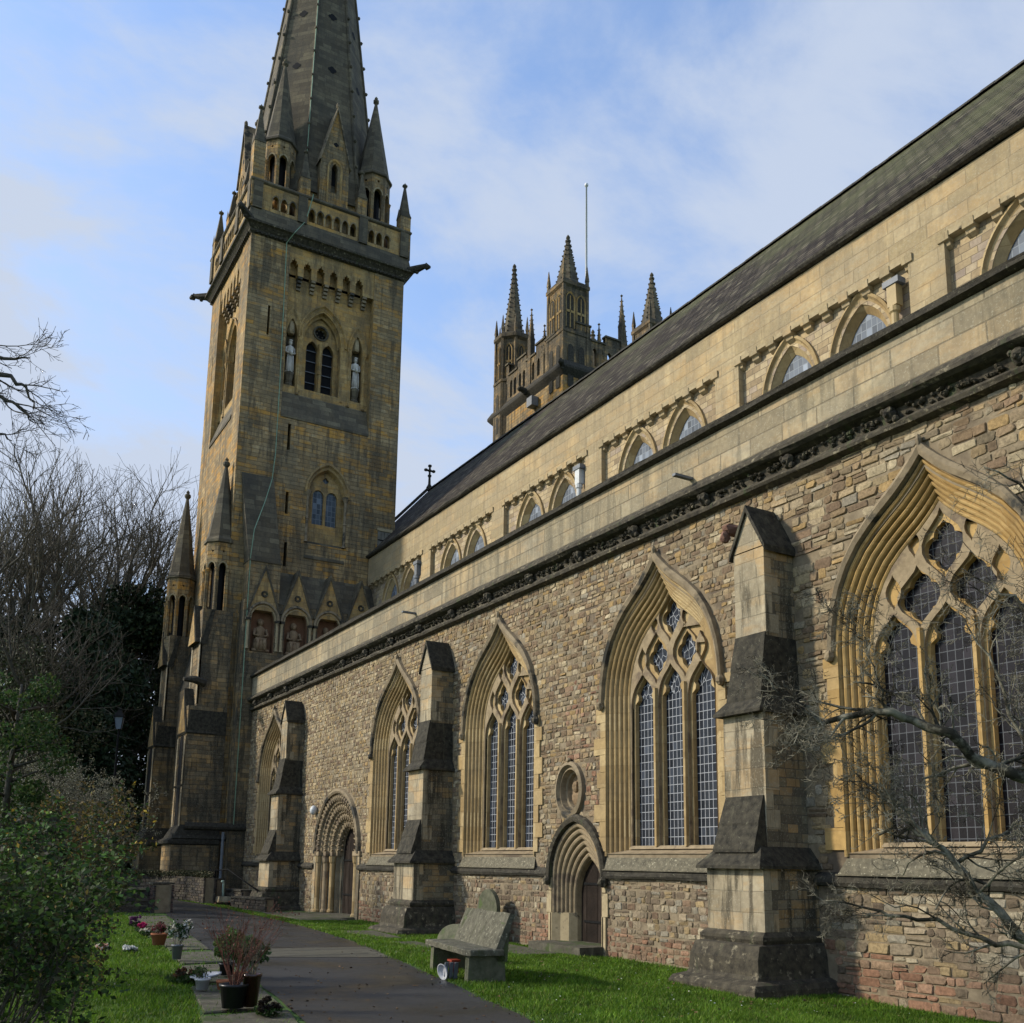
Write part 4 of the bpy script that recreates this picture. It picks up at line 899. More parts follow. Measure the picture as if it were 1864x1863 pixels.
b.mat('spire'); b.poly([(1.65, -.03, 13.72), (7.9, -.03, 13.72), (7.9, .9, 15.6), (1.65, .9, 15.6)])
arcade = b.build('blind_arcade', tower)
for i, u in enumerate(NC):
    b = MB().frame(O=(bx, 11.9 + u, 0), **FE).mat('towerwarm'); b.loft([[(-.72, d_, 13.3), (.72, d_, 13.3), (0, d_, 15.35)] for d_ in (-.04, .75)], True, True)
    b.mat('spire'); 
    for s_ in (-1, 1): b.loft([[(s_ * .80, d_, 13.25), (s_ * .72, d_, 13.22), (0, d_, 15.3), (0, d_, 15.55)] for d_ in (-.08, .75)], True, True)
    b.mat('carve'); b.loft([[(r * math.cos(t * math.pi / 6), q, 14.1 + r * math.sin(t * math.pi / 6)) for t in range(12)] for r, q in ((.17, -.05), (.15, -.09), (.10, -.07), (.06, -.05))], True)
    b.mat('hood'); mould(b, 'pt', [(.78, 12.9, .84, .01), (.78, 12.9, .84, -.1), (.68, 12.9, .74, -.12), (.64, 12.9, .70, -.02)], 12.86)
    b.mat('nicherib'); mould(b, 'pt', [(.63, 12.9, .69, -.03), (.56, 12.9, .62, -.05), (.55, 12.9, .6, .08)], 12.86)
    b.mat('dark'); 
    for s_ in (-1, 1): b.box((s_ * .72 - .13, -.14, 12.76), (s_ * .72 + .13, .3, 12.88)); 
    b.mat('nicherib')
    for s_ in (-1, 1): b.lathe((s_ * .70, -.02, 11.4), [(.09, 0), (.07, .1), (.065, 1.2), (.1, 1.36)], 7)
    b.build('niche_gable', arcade)
# string course, cornice and arcaded parapet
def square_ring(mb, prof, x0=TX0, x1=TX1, y0=TY0, y1=TY1, jit=0):
    mb.loft([[(x1 + e, y0 - e, z), (x1 + e, y1 + e, z), (x0 - e, y1 + e, z), (x0 - e, y0 - e, z)] for e, z in prof], True)
b = MB().mat('carve'); square_ring(b, [(.0, 33.1), (.12, 33.2), (.12, 33.3), (.3, 33.5), (.42, 33.56), (.42, 33.66), (.30, 33.7)])
b.mat('spire'); square_ring(b, [(.30, 33.7), (.16, 34.45), (.16, 34.5)])
for fr, W in ((east(), 8.45), (dict(O=(TX0, TY0, 0), U=(1, 0, 0), D=(0, 1, 0)), 8.0)):   # dogtooth
    b.frame(**fr).mat('dark'); n = 34
    for j in range(n): u = .25 + (W - .5) * j / (n - 1); b.box((u - .05, -.17, 33.12), (u + .05, -.02, 33.26)); 
    b.fr = None
b.build('cornice', tower)
b = MB().mat('towerwarm')
for fr, W in ((dict(O=(TX1 + .16, TY0 - .16, 0), **FE), 8.77), (dict(O=(TX0 - .16, TY0 - .16, 0), U=(1, 0, 0), D=(0, 1, 0)), 8.32), (dict(O=(TX0 - .16, TY1 + .16, 0), U=(0, -1, 0), D=(1, 0, 0)), 8.77), (dict(O=(TX1 + .16, TY1 + .16, 0), U=(-1, 0, 0), D=(0, -1, 0)), 8.32)):
    b.frame(**fr); k = W / 8.77; us = [1.25, 1.7, 2.15] + [3.2 + .46 * j for j in range(6)] + [6.55, 7.0, 7.45]; us = [u * k for u in us]
    b.mat('towerwarm'); b.plate([(0, 34.5), (W, 34.5), (W, 35.95), (0, 35.95)], [arch('pt', .17, 35.2, .25, 34.68, u) for u in us], 0, .28)
    b.poly([(0, .3, 34.5), (W, .3, 34.5), (W, .3, 34.66), (0, .3, 34.66)]); b.poly([(0, .3, 35.45), (W, .3, 35.45), (W, .3, 35.95), (0, .3, 35.95)])
    b.mat('hood')
    for u in us: mould(b, 'pt', [(.20, 35.2, .3, .01), (.20, 35.2, .3, -.04), (.155, 35.2, .235, -.03)], 35.15, u)
    b.mat('nicherib')
    for a, c in zip(us[:-1], us[1:]):
        if c - a < .6: b.lathe(((a + c) / 2, .02, 34.68), [(.06, 0), (.04, .05), (.04, .44), (.065, .52)], 6)
    b.mat('spire')
    for u in (.3 * k, 2.68 * k, 6.05 * k, W - .3 * k): b.box((u - .24, -.10, 34.45), (u + .24, .3, 35.95))
b.fr = None; b.mat('spire'); square_ring(b, [(.02, 35.9), (.20, 35.92), (.27, 35.98), (.27, 36.06), (.20, 36.14), (-.14, 36.16), (-.14, 35.9)])
b.build('arcaded_parapet', tower)
b = MB().mat('spire'); b.poly([(TX0, TY0, 34.6), (TX1, TY0, 34.6), (TX1, TY1, 34.6), (TX0, TY1, 34.6)]); b.build('tower_roof', tower)
# spire
SC = ((TX0 + TX1) / 2, (TY0 + TY1) / 2)
b = MB().mat('spire'); rr = []
def octp(r, z, rot=math.pi / 8): return [(SC[0] + r * math.cos(rot + k * math.pi / 4), SC[1] + r * math.sin(rot + k * math.pi / 4), z) for k in range(8)]
b.mat('tower'); b.loft([octp(3.85, 34.6), octp(3.85, 36.9)], True); b.mat('spire')
b.loft([octp(3.98, 36.85), octp(3.98, 37.0), octp(3.55, 39.5), octp(2.0, 52), octp(.12, 66.3)], True, False, True)
spire = b.build('spire', tower)
for k in range(8):
    a = math.pi / 8 + k * math.pi / 4; b = MB().mat('spire'); pts = [(SC[0] + r * math.cos(a), SC[1] + r * math.sin(a), z) for r, z in ((3.96, 37), (3.57, 39.5), (2.03, 52), (.15, 66.3))]
    b.tube(pts, [.09, .09, .08, .05], 6); 
    for j in range(16): z = 39.5 + j * 1.7; r = 3.57 - (z - 39.5) * .1235; b.blob((SC[0] + (r + .1) * math.cos(a), SC[1] + (r + .1) * math.sin(a), z), (.10, .10, .10), 6, 4, .2)
    b.build('spire_rib', spire)
def hole4(u_ang, z):
    # quatrefoil vent on a spire face, its inner shade painted as a flat black shape
    r = (3.55 - (z - 39.5) * .124) * math.cos(math.pi / 8) + .015; n = Vector((math.cos(u_ang), math.sin(u_ang), 0)); t = Vector((-n.y, n.x, 0)); up = (Vector((0, 0, 1)) * .993 - n * .115)
    b = MB().frame(Vector((SC[0], SC[1], z)) + n * r, t, -n, up).mat('openshade')
    b.poly([(p, 0, q) for p, q in quatre((0, 0), .26, .26, 24)]); b.build('quatrefoil_vent', spire)
for a in (0, -math.pi / 4, -math.pi / 2, math.pi / 4):
    for z in (45.6, 49.4, 53.2): hole4(a, z)
def lucarne(ang, w_=.80):
    n = Vector((math.cos(ang), math.sin(ang), 0)); t = Vector((-n.y, n.x, 0))
    fr = dict(O=Vector((SC[0], SC[1], 0)) + n * 3.95, U=t, D=-n)
    b = MB().frame(**fr).mat('tower'); pts = [(-w_, 34.7), (w_, 34.7), (w_, 38.8), (0, 42.0), (-w_, 38.8)]
    b.plate(pts, [arch('pt', .17, 38.4, .35, 37.0, 0)], 0, .4); b.loft([[(u, d_, z) for u, z in pts] for d_ in (0, 2.6)], True)
    b.mat('openshade'); b.poly([(-.3, .38, 36.8), (.3, .38, 36.8), (.3, .38, 39), (-.3, .38, 39)])
    b.mat('towerwarm'); mould(b, 'pt', [(.42, 38.4, .62, .01), (.42, 38.4, .62, -.06), (.35, 38.4, .5, -.05), (.28, 38.4, .42, .03), (.2, 38.4, .36, .1)], 36.3)
    b.mat('openshade'); b.poly([(p, -.012, q) for p, q in quatre((0, 39.9), .15, .15, 24)])
    b.mat('hood')
    for s_ in (-1, 1): b.loft([[(s_ * (w_ + .1), d_, 38.65), (s_ * w_, d_, 38.8), (0, d_, 42.0), (0, d_, 42.22)] for d_ in (-.1, 2.6)], True, True)
    b.blob((0, 0, 42.3), (.1, .1, .18)); b.build('lucarne', tower)
for a in (0, -math.pi / 2, math.pi / 2, math.pi): lucarne(a)
def spirelet(cx, cy, z0, ze, zt, r, parent, name='spirelet', m1='tower', m2='spire', pin=True):
    b = MB().mat(m1); n = 8; ang = [math.pi / 8 + k * math.pi / 4 for k in range(8)]
    ring = lambda rr_, z: [(cx + rr_ * math.cos(a), cy + rr_ * math.sin(a), z) for a in ang]
    b.loft([ring(r * 1.04, z0 - 1.4), ring(r * 1.04, z0)], True); zo = z0 + (ze - z0) * .70
    for k in range(8):      # eight faces, each open with a pointed arch
        a0 = ang[k]; a1 = ang[(k + 1) % 8]; p0 = Vector((cx + r * math.cos(a0), cy + r * math.sin(a0), 0)); p1 = Vector((cx + r * math.cos(a1), cy + r * math.sin(a1), 0)); U = (p1 - p0); L = U.length; U.normalize(); D = Vector((U.y, -U.x, 0)); D = -D if D.dot(Vector((cx, cy, 0)) - p0) < 0 else D
        b.frame(p0, U, D).mat(m1); hw = L * .30
        b.plate([(0, z0), (L, z0), (L, ze), (0, ze)], [arch('pt', hw, zo - hw * 1.1, hw * 1.3, z0 + .1, L / 2), quatre((L / 2, ze - (ze - z0) * .13), L * .11, L * .11, 16)], 0, r * .2)
        b.mat('nicherib'); mould(b, 'pt', [(hw * 1.3, zo - hw * 1.1, hw * 1.75, .01), (hw * 1.3, zo - hw * 1.1, hw * 1.75, -.04), (hw * 1.02, zo - hw * 1.1, hw * 1.35, -.03)], zo - hw * 1.2, L / 2)
        b.mat(m1); b.lathe((0, .02, z0), [(.10, 0), (.07, .1), (.065, zo - z0 - .5), (.12, zo - z0 - .3)], 6)
    b.fr = None; b.mat('openshade'); b.loft([ring(r * .42, z0), ring(r * .42, ze)], True)
    b.mat(m2); b.loft([ring(r * 1.0, ze - .05), ring(r * 1.12, ze), ring(r * 1.12, ze + .12), ring(r * .96, ze + .3), ring(.07, zt - .35)], True); b.lathe((cx, cy, zt - .5), [(.06, 0), (.08, .1), (.17, .22), (.17, .34), (.07, .42), (.1, .5), (.02, .62)], 8)
    return b.build(name, parent)
for cx, cy in ((-47.85, 18.2), (-47.85, 12.85), (-53.15, 12.85), (-53.15, 18.2)): q_ = cx > -50 and cy < 15; spirelet(cx, cy, 36.3, 39.4, 44.9, .86 if q_ else .98, tower)
def pinnacle(cx, cy, z0, zm, zt, w_, parent, mat_='tower', crock=False, name='pinnacle'):
    b = MB().mat(mat_); b.box((cx - w_, cy - w_, z0), (cx + w_, cy + w_, zm))
    b.mat('spire' if mat_ == 'tower' else mat_)
    for (dx_, dy_) in ((1, 0), (-1, 0), (0, 1), (0, -1)):   # small gables at the foot of the spirelet
        n = Vector((dx_, dy_, 0)); t = Vector((-n.y, n.x, 0)); c = Vector((cx, cy, 0)) + n * (w_ + .02)
        b.poly([c + t * (-w_ * 1.05) + Vector((0, 0, zm - .02)), c + t * (w_ * 1.05) + Vector((0, 0, zm - .02)), c + Vector((0, 0, zm + w_ * 1.7))])
    b.lathe((cx, cy, zm), [(w_ * 1.5, -.06), (w_ * 1.5, .02), (w_ * 1.25, .06), (w_ * .14, (zt - zm) * .94)], 4, math.pi / 4); b.lathe((cx, cy, zt - w_ * 1.0), [(w_ * .15, 0), (w_ * .5, w_ * .3), (w_ * .5, w_ * .55), (w_ * .15, w_ * .8), (w_ * .05, w_ * 1.1)], 6)
    if crock:
        n = int((zt - zm) / .34)
        for j in range(1, n):
            t = j / n; rr_ = (w_ * 1.25 * (1 - t * .9)) + .03
            for q in range(4): a = math.pi / 4 + q * math.pi / 2; b.blob((cx + rr_ * math.cos(a), cy + rr_ * math.sin(a), zm + (zt - zm) * t * .94), (w_ * .22,) * 3, 5, 3, .2)
    return b.build(name, parent)
for cx, cy, zt in ((TX1 - .1, TY1 - .1, 39.2), (TX0 + .1, TY0 + .1, 39.2), (TX1 - .1, TY0 + .1, 39.6), (TX0 + .1, TY1 - .1, 39.2)): pinnacle(cx, cy, 34.6, 37.0 if zt < 39.4 else 38.3, zt if zt < 39.4 else 40.6, .30, tower)
for cx, cy in ((TX1 - .25, 13.95), (TX1 - .25, 17.15), (TX0 + 2.4, TY0 + .25), (TX1 - 2.4, TY0 + .25)): pinnacle(cx, cy, 34.6, 37.3, 39.1, .27, tower)
def gargoyle(p, d, L, parent, m_='dark'):
    p = Vector(p); d = Vector(d).normalized(); b = MB().mat(m_); b.tube([p - d * .3, p + d * L * .35 + Vector((0, 0, .02)), p + d * L * .7 + Vector((0, 0, .08)), p + d * L * .82 + Vector((0, 0, .02)), p + d * L + Vector((0, 0, -.04))], [.22, .20, .14, .19, .07], 7)
    b.blob(p + d * L * .78 + Vector((0, 0, .18)), (.07, .07, .10), 5, 4); b.blob(p + d * L * .3 + Vector((0, 0, -.18)), (.12, .12, .1), 6, 4); return b.build('gargoyle', parent)
gargoyle((TX1 + .3, TY1 + .3, 33.75), (1, 1, .1), 1.1, tower); gargoyle((TX0 - .3, TY0 - .3, 33.75), (-1, -1, .1), 1.1, tower); gargoyle((TX1 + .3, TY0 - .3, 33.75), (1, -1, .1), .9, tower)
# green copper lightning strip down the east face
b = MB().mat('copper'); X1 = TX1 + .025
pts = [(X1 + .3, 14.3, 36.2), (X1 + .32, 14.25, 35.9), (X1 + .2, 14.0, 34.6), (X1 + .42, 13.4, 33.6), (X1 + .08, 13.1, 33.1), (X1, 13.15, 31), (X1, 13.2, 25.5), (X1, 13.2, 21.6), (X1 + .02, 13.1, 20.2), (X1 + .25, 12.75, 18.9), (bx + .03, 12.15, 17.2), (bx + .03, 12.05, 15.8), (bx + .03, 12.05, 11), (bx + .03, 12.05, 3)]
b.loft([[(p[0] + .01, p[1] - .022, p[2]), (p[0] + .01, p[1] + .022, p[2])] for p in pts]); b.build('lightning_strip', tower)
b = MB().mat('copper'); a = 0 + math.pi / 8; b.tube([(SC[0] + (r + .12) * math.cos(-a), SC[1] + (r + .12) * math.sin(-a), z) for r, z in ((3.96, 37), (3.57, 39.5), (2.03, 52), (.15, 66.3))], .022, 4); b.build('lightning_strip', tower)
# south buttresses of the tower with open spirelets
def south_buttress(x0, x1, fy, z1, zt, sy, sz):
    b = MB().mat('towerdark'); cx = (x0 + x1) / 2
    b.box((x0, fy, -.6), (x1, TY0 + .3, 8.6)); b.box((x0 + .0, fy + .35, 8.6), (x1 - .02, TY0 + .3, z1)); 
    b.box((x0 - .12, fy - .35, -.6), (x1 + .12, TY0 + .3, 2.35)); b.mat('dark'); b.loft([[(x0 - e, fy - e * 2.6, z), (x1 + e, fy - e * 2.6, z), (x1 + e, TY0 + .3, z), (x0 - e, TY0 + .3, z)] for e, z in ((.12, 2.3), (.2, 2.36), (.2, 2.5), (.12, 2.62), (0, 3.2))], True, True, True)
    b.mat('slab'); b.loft([[(x0 - .04, fy - .04, 7.3), (x1 + .04, fy - .04, 7.3), (x1 + .04, TY0 + .3, 7.3), (x0 - .04, TY0 + .3, 7.3)], [(x0 - .02, fy + .1, 8.4), (x1 + .02, fy + .1, 8.4), (x1 + .02, TY0 + .3, 8.4), (x0 - .02, TY0 + .3, 8.4)]], True)
    b.extrude([(x0 - .08, 7.35), (x1 + .08, 7.35), (cx, 9.5)], fy - .06, fy + 1.3, 1)
    b.mat('buttf'); b.poly([(x0, fy - .03, 3.0), (x0 + .3, fy - .03, 3.0), (x0 + .3, fy - .03, 7.2), (x0, fy - .03, 7.2)]); b.poly([(x1 - .3, fy - .03, 3.0), (x1, fy - .03, 3.0), (x1, fy - .03, 7.2), (x1 - .3, fy - .03, 7.2)])
    b.mat('openshade'); b.poly([(cx + u, fy - .02, z) for u, z in arch('pt', .34, 6.6, .9, 3.1)]); b.mat('nicherib'); mould(b, 'pt', [(.45, 6.6, 1.15, 0), (.43, 6.6, 1.1, -.08), (.34, 6.6, .92, -.03)], 3.0, 0) if False else None  # flat black arch paints the shade of the blind niche
    b.mat('slab'); b.loft([[(x0 - .03, fy + .3, z1 - 1.7), (x1 + .03, fy + .3, z1 - 1.7), (x1 + .03, fy + .6, z1 - 1.7), (x0 - .03, fy + .6, z1 - 1.7)], [(x0 - .03, fy + .75, z1), (x1 + .03, fy + .75, z1), (x1 + .03, fy + .9, z1), (x0 - .03, fy + .9, z1)]], True)
    b.extrude([(x0 + .1, 11.6), (x1 - .1, 11.6), (cx, 13.5)], fy + .12, fy + .9, 1); b.extrude([(x0 + .02, 5.0), (x0 + .02, 4.9), (x1 - .02, 4.9), (x1 - .02, 5.0)], fy - .03, fy + .1, 1)
    b.mat('buttf')
    for sx_ in (x0 + .02, x1 - .27): b.box((sx_, fy + .32, 8.7), (sx_ + .25, fy + .42, 11.8))
    b.mat('towerwarm'); b.poly([(x0 + .2, fy + .10, 11.6), (x1 - .2, fy + .10, 11.6), (cx, fy + .10, 13.2)]); b.poly([(x0 + .12, fy - .075, 7.4), (x1 - .12, fy - .075, 7.4), (cx, fy - .075, 9.2)])
    o = b.build('tower_buttress', tower)
    return spirelet(cx, sy, z1 - .1, sz, zt, .72, tower)
south_buttress(-48.0, -46.25, 9.85, 13.2, 21.0, 11.0, 16.6)
south_buttress(-54.6, -53.0, 9.75, 13.2, 21.4, 10.6, 16.4)
b = MB().mat('towerdark'); b.box((-54.5, 10.75, -.6), (-46.5, TY0 + .1, 10.2)); b.mat('slab'); b.poly([(-54.5, 10.75, 10.2), (-46.5, 10.75, 10.2), (-46.5, TY0, 13), (-54.5, TY0, 13)]); b.mat('dark'); b.extrude([(TX0, 0), (0, 0)], 0, 1, 2) if False else None; b.build('south_wall', tower)
b = MB().mat('dark'); b.loft([[(bx + .0, y, 2.95), (bx + .12, y, 3.02), (bx + .14, y, 3.12), (bx, y, 3.3)] for y in (9.9, 11.5, 13.4)]); b.loft([[(-46.2, y, 2.5), (-46.05, y, 2.6), (-46.2, y, 2.8)] for y in (9.5, 11.9)]); b.build('string_course', tower)
b = MB().mat('dark'); b.tube([(-45.9, 10.4, 9.6), (-45.7, 9.9, 9.7), (-45.6, 9.4, 9.65)], [.2, .18, .1], 7); b.build('gargoyle', tower)
b = MB().mat('lead'); b.lathe((-45.5, 11.6, .3), [(.07, 0), (.07, 2.6)], 8); b.build('downpipe', church)

# statues in the niches: things of their own
def statue(fr, h, label, seated=False, m_='white', group=None):
    b = MB().frame(**fr).mat(m_)
    if not seated:
        b.lathe((0, 0, 0), [(.26, 0), (.27, .05), (.2, .1), (.19, .5), (.16, .9), (.17, 1.15), (.21, 1.35), (.19, 1.46), (.07, 1.52), (.06, 1.58)], 10, sy=.75)
        b.blob((0, 0, 1.70), (.105, .11, .14), 8, 6, .05); b.blob((0, -.02, 1.80), (.12, .12, .07), 8, 4, .1)
        for s_ in (-1, 1): b.tube([(s_ * .2, 0, 1.4), (s_ * .25, -.04, 1.12), (s_ * .1, -.2, 1.02)], [.07, .06, .045], 6)
        for q in range(5): b.tube([(-.14 + .07 * q, -.13, .95), (-.17 + .085 * q, -.16, .1)], .022, 5)
        b.box((-.06, -.26, .95), (.08, -.18, 1.18))
    else:
        b.box((-.4, -.1, 0), (.4, .4, .12)); b.lathe((0, .1, .1), [(.38, 0), (.36, .3), (.30, .55)], 8, sy=.7); b.box((-.26, -.12, .5), (.26, .25, .66)); b.lathe((0, .16, .6), [(.24, 0), (.22, .3), (.26, .52), (.1, .66), (.07, .7)], 8, sy=.7)
        b.blob((0, .12, 1.42), (.12, .13, .16), 8, 6, .06); b.blob((0, .18, 1.46), (.17, .12, .19), 8, 6, .1)
        for s_ in (-1, 1): b.tube([(s_ * .25, .1, 1.1), (s_ * .34, 0, .78), (s_ * .12, -.16, .74)], [.08, .07, .05], 6); b.tube([(s_ * .16, -.1, .6), (s_ * .18, -.16, .08)], [.1, .07], 6)
    o = b.build('statue', None, smooth=True, origin=None); return tag(o, label, 'statue', 'worn seated figures in the gabled niches' if seated else 'pale standing figures in the belfry niches')
k8 = 8.0 / 8.45
statue(dict(O=(TX1 - .42 - .2, TY0 + 2.52, 26.35), **FE), 1.8, 'white stone figure with folded arms in the niche left of the large belfry opening')
statue(dict(O=(TX1 - .42 - .2, TY0 + 6.1, 26.35), **FE), 1.8, 'white stone figure in the niche right of the belfry opening, nearer the crowned tower')
statue(dict(O=(TX0 + 6.1 * k8, TY0 + .6, 26.35), U=(1, 0, 0), D=(0, 1, 0)), 1.8, 'pale standing figure in the belfry niche on the sunlit narrow left side of the tower')
statue(dict(O=(bx - .18, 11.9 + NC[0], 11.35), **FE), 1.6, 'worn seated brown figure in the leftmost gabled niche of the blind arcade', True, 'nstat')
statue(dict(O=(bx - .18, 11.9 + NC[1], 11.35), **FE), 1.6, 'brown seated figure in the second gabled niche, just above the dark parapet coping', True, 'nstat')
statue(dict(O=(bx - .18, 11.9 + NC[2], 11.35), **FE), 1.6, 'brown head and shoulders rising behind the coping in the third gabled niche', True, 'nstat')

# ================================================================ CROWNED TOWER (north west)
JX0, JX1, JY0, JY1 = -55.2, -46.6, 30.3, 38.7
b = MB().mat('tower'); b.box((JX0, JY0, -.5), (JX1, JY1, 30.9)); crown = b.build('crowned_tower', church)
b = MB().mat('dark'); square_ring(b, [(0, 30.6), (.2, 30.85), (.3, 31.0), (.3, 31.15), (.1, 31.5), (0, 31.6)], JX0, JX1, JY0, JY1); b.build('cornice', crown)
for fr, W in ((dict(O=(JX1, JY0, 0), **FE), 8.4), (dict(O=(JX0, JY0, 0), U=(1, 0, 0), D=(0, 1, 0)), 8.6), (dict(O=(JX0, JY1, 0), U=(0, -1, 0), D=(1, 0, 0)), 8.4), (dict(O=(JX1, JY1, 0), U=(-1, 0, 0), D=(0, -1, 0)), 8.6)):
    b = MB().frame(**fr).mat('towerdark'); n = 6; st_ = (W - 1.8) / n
    outl = [(.9, 31.5), (W - .9, 31.5)]; 
    for j in reversed(range(n)):
        t = 33.9 if j % 2 == 0 else 33.35
        if j in (0, n - 1): t += .3
        outl += [(.9 + st_ * (j + 1), t), (.9 + st_ * j, t)]
    hl = []
    for j in range(n):
        u = .9 + st_ * (j + .5)
        for s_ in (-.22, .22): hl.append(arch('pt', .15, 32.7, .25, 31.75, u + s_ * st_))
    outl = [(u, z + .0001 * i) for i, (u, z) in enumerate(outl)]
    b.plate(outl, hl, 0, .25); b.plate([(u, z) for u, z in outl], [h for h in hl], .25)
    b.mat('spire')
    for j in range(n):
        t = 33.9 if j % 2 == 0 else 33.35
        if j in (0, n - 1): t += .3
        b.box((.9 + st_ * j - .02, -.08, t), (.9 + st_ * (j + 1) + .02, .33, t + .12))
    b.build('openwork_parapet', crown)
def turret(cx, cy, r, z0, z1, zt, n=4, m_='towerdark'):
    b = MB().mat(m_); rot = math.pi / 4 if n == 4 else math.pi / 8; rk = r * (1.414 if n == 4 else 1.08)
    b.lathe((cx, cy, 0), [(rk, z0), (rk, z1 - 3.6), (rk * 1.06, z1 - 3.55), (rk * 1.06, z1 - 3.4), (rk * .93, z1 - 3.3), (rk * .93, z1 - .5), (rk * 1.08, z1 - .35), (rk * 1.08, z1 - .15), (rk, z1)], n, rot)
    ang = [rot + k * 2 * math.pi / n for k in range(n)]
    for k in range(n):      # panelled sides
        a0, a1 = ang[k], ang[(k + 1) % n]; q = rk * .935; p0 = Vector((cx + q * math.cos(a0), cy + q * math.sin(a0), 0)); p1 = Vector((cx + q * math.cos(a1), cy + q * math.sin(a1), 0)); U = p1 - p0; L = U.length; U.normalize(); D = Vector((U.y, -U.x, 0)); D = -D if D.dot(Vector((cx, cy, 0)) - p0) < 0 else D
        b.frame(p0, U, D).mat('towerwarm'); 
        for c in ((L * .27, L * .73) if n == 4 else (L * .5,)):
            hw = L * (.15 if n == 4 else .2); b.mat('nicherib' if False else 'towerwarm'); mould(b, 'pt', [(hw * 1.35, z1 - 1.3, .5, 0), (hw * 1.3, z1 - 1.3, .48, -.07), (hw, z1 - 1.3, .38, -.02)], z1 - 3.2, c)
            b.mat('dark'); b.poly([(c + u, -.012, z) for u, z in arch('pt', hw, z1 - 1.3, .38, z1 - 3.2)])
            b.mat('towerwarm'); b.box((c - .03, -.05, z1 - 3.2), (c + .03, 0, z1 - 1.1)); b.box((c - hw, -.05, z1 - 2.2), (c + hw, 0, z1 - 2.05))
            for zz in (z1 - 4.6, z1 - 6.2): b.mat('dark'); b.poly([(c + u, -.1, z) for u, z in arch('pt', hw * .8, zz, .3, zz - .9)])
        b.mat(m_); b.lathe((0, 0, z0), [(.13, 0), (.12, z1 - z0 + .2), (.15, z1 - z0 + .25), (.02, z1 - z0 + 1.3)], 4, math.pi / 4)
        for j in range(4): b.blob((0, 0, z1 + .3 + .28 * j), (.10 - .015 * j,) * 3, 5, 3, .2)
    b.fr = None; b.mat('spire')
    b.lathe((cx, cy, z1), [(rk * .70, -.1), (rk * .56, .3), (rk * .30, (zt - z1) * .5), (.09, zt - z1 - .3)], 8 if n == 8 else 8, math.pi / 8)
    m = int((zt - z1) / .36)
    for j in range(1, m):
        t = j / m; rr_ = rk * .56 * (1 - t) ** 1.1 + .07
        for q in range(8 if n == 8 else 8):
            a = math.pi / 8 + q * math.pi / 4; b.blob((cx + rr_ * math.cos(a), cy + rr_ * math.sin(a), z1 + (zt - z1) * t), (.065,) * 3, 5, 3, .25)
    b.lathe((cx, cy, zt - .55), [(.06, 0), (.17, .1), (.19, .2), (.08, .3), (.14, .4), (.11, .5), (.03, .62)], 8)
    return b.build('crown_turret', crown)
turret(-47.5, 31.2, .92, 31.0, 37.0, 40.6); turret(-54.2, 31.2, 1.15, 21.0, 36.7, 42.3, 8); turret(-47.6, 37.9, .92, 31, 36.4, 40.3); turret(-54.4, 37.9, .92, 31, 36.0, 39.5)
for cx, cy, z0, zt in ((-46.7, 34.75, 31, 37.3), (-50.5, 30.4, 31, 36.9), (-46.7, 33.0, 31, 34.8), (-48.9, 30.4, 31, 35.0), (-47.2, 35.3, 31, 36.3), (-54.9, 34.6, 31, 37)): pinnacle(cx, cy, z0, zt - 2.2, zt, .17, crown, 'towerdark', True)
gargoyle((JX1 + .1, JY0 - .1, 31.0), (1, -1, .2), .6, crown); gargoyle((-50.6, JY0 - .1, 31.1), (0, -1, .1), .7, crown)
b = MB().mat('lead'); b.box((-50.0, JY0 - .5, 29.7), (-49.4, JY0 - .02, 30.3)); b.build('rainwater_head', crown)
b = MB().mat('polewhite'); b.lathe((-51.0, 35.0, 0), [(.11, 31), (.10, 36), (.055, 47.8), (.13, 47.82), (.13, 47.98), (.02, 48.1)], 8); tag(b.build('flagpole', None, True), 'tall thin white flagpole standing on the crowned tower', 'flagpole')

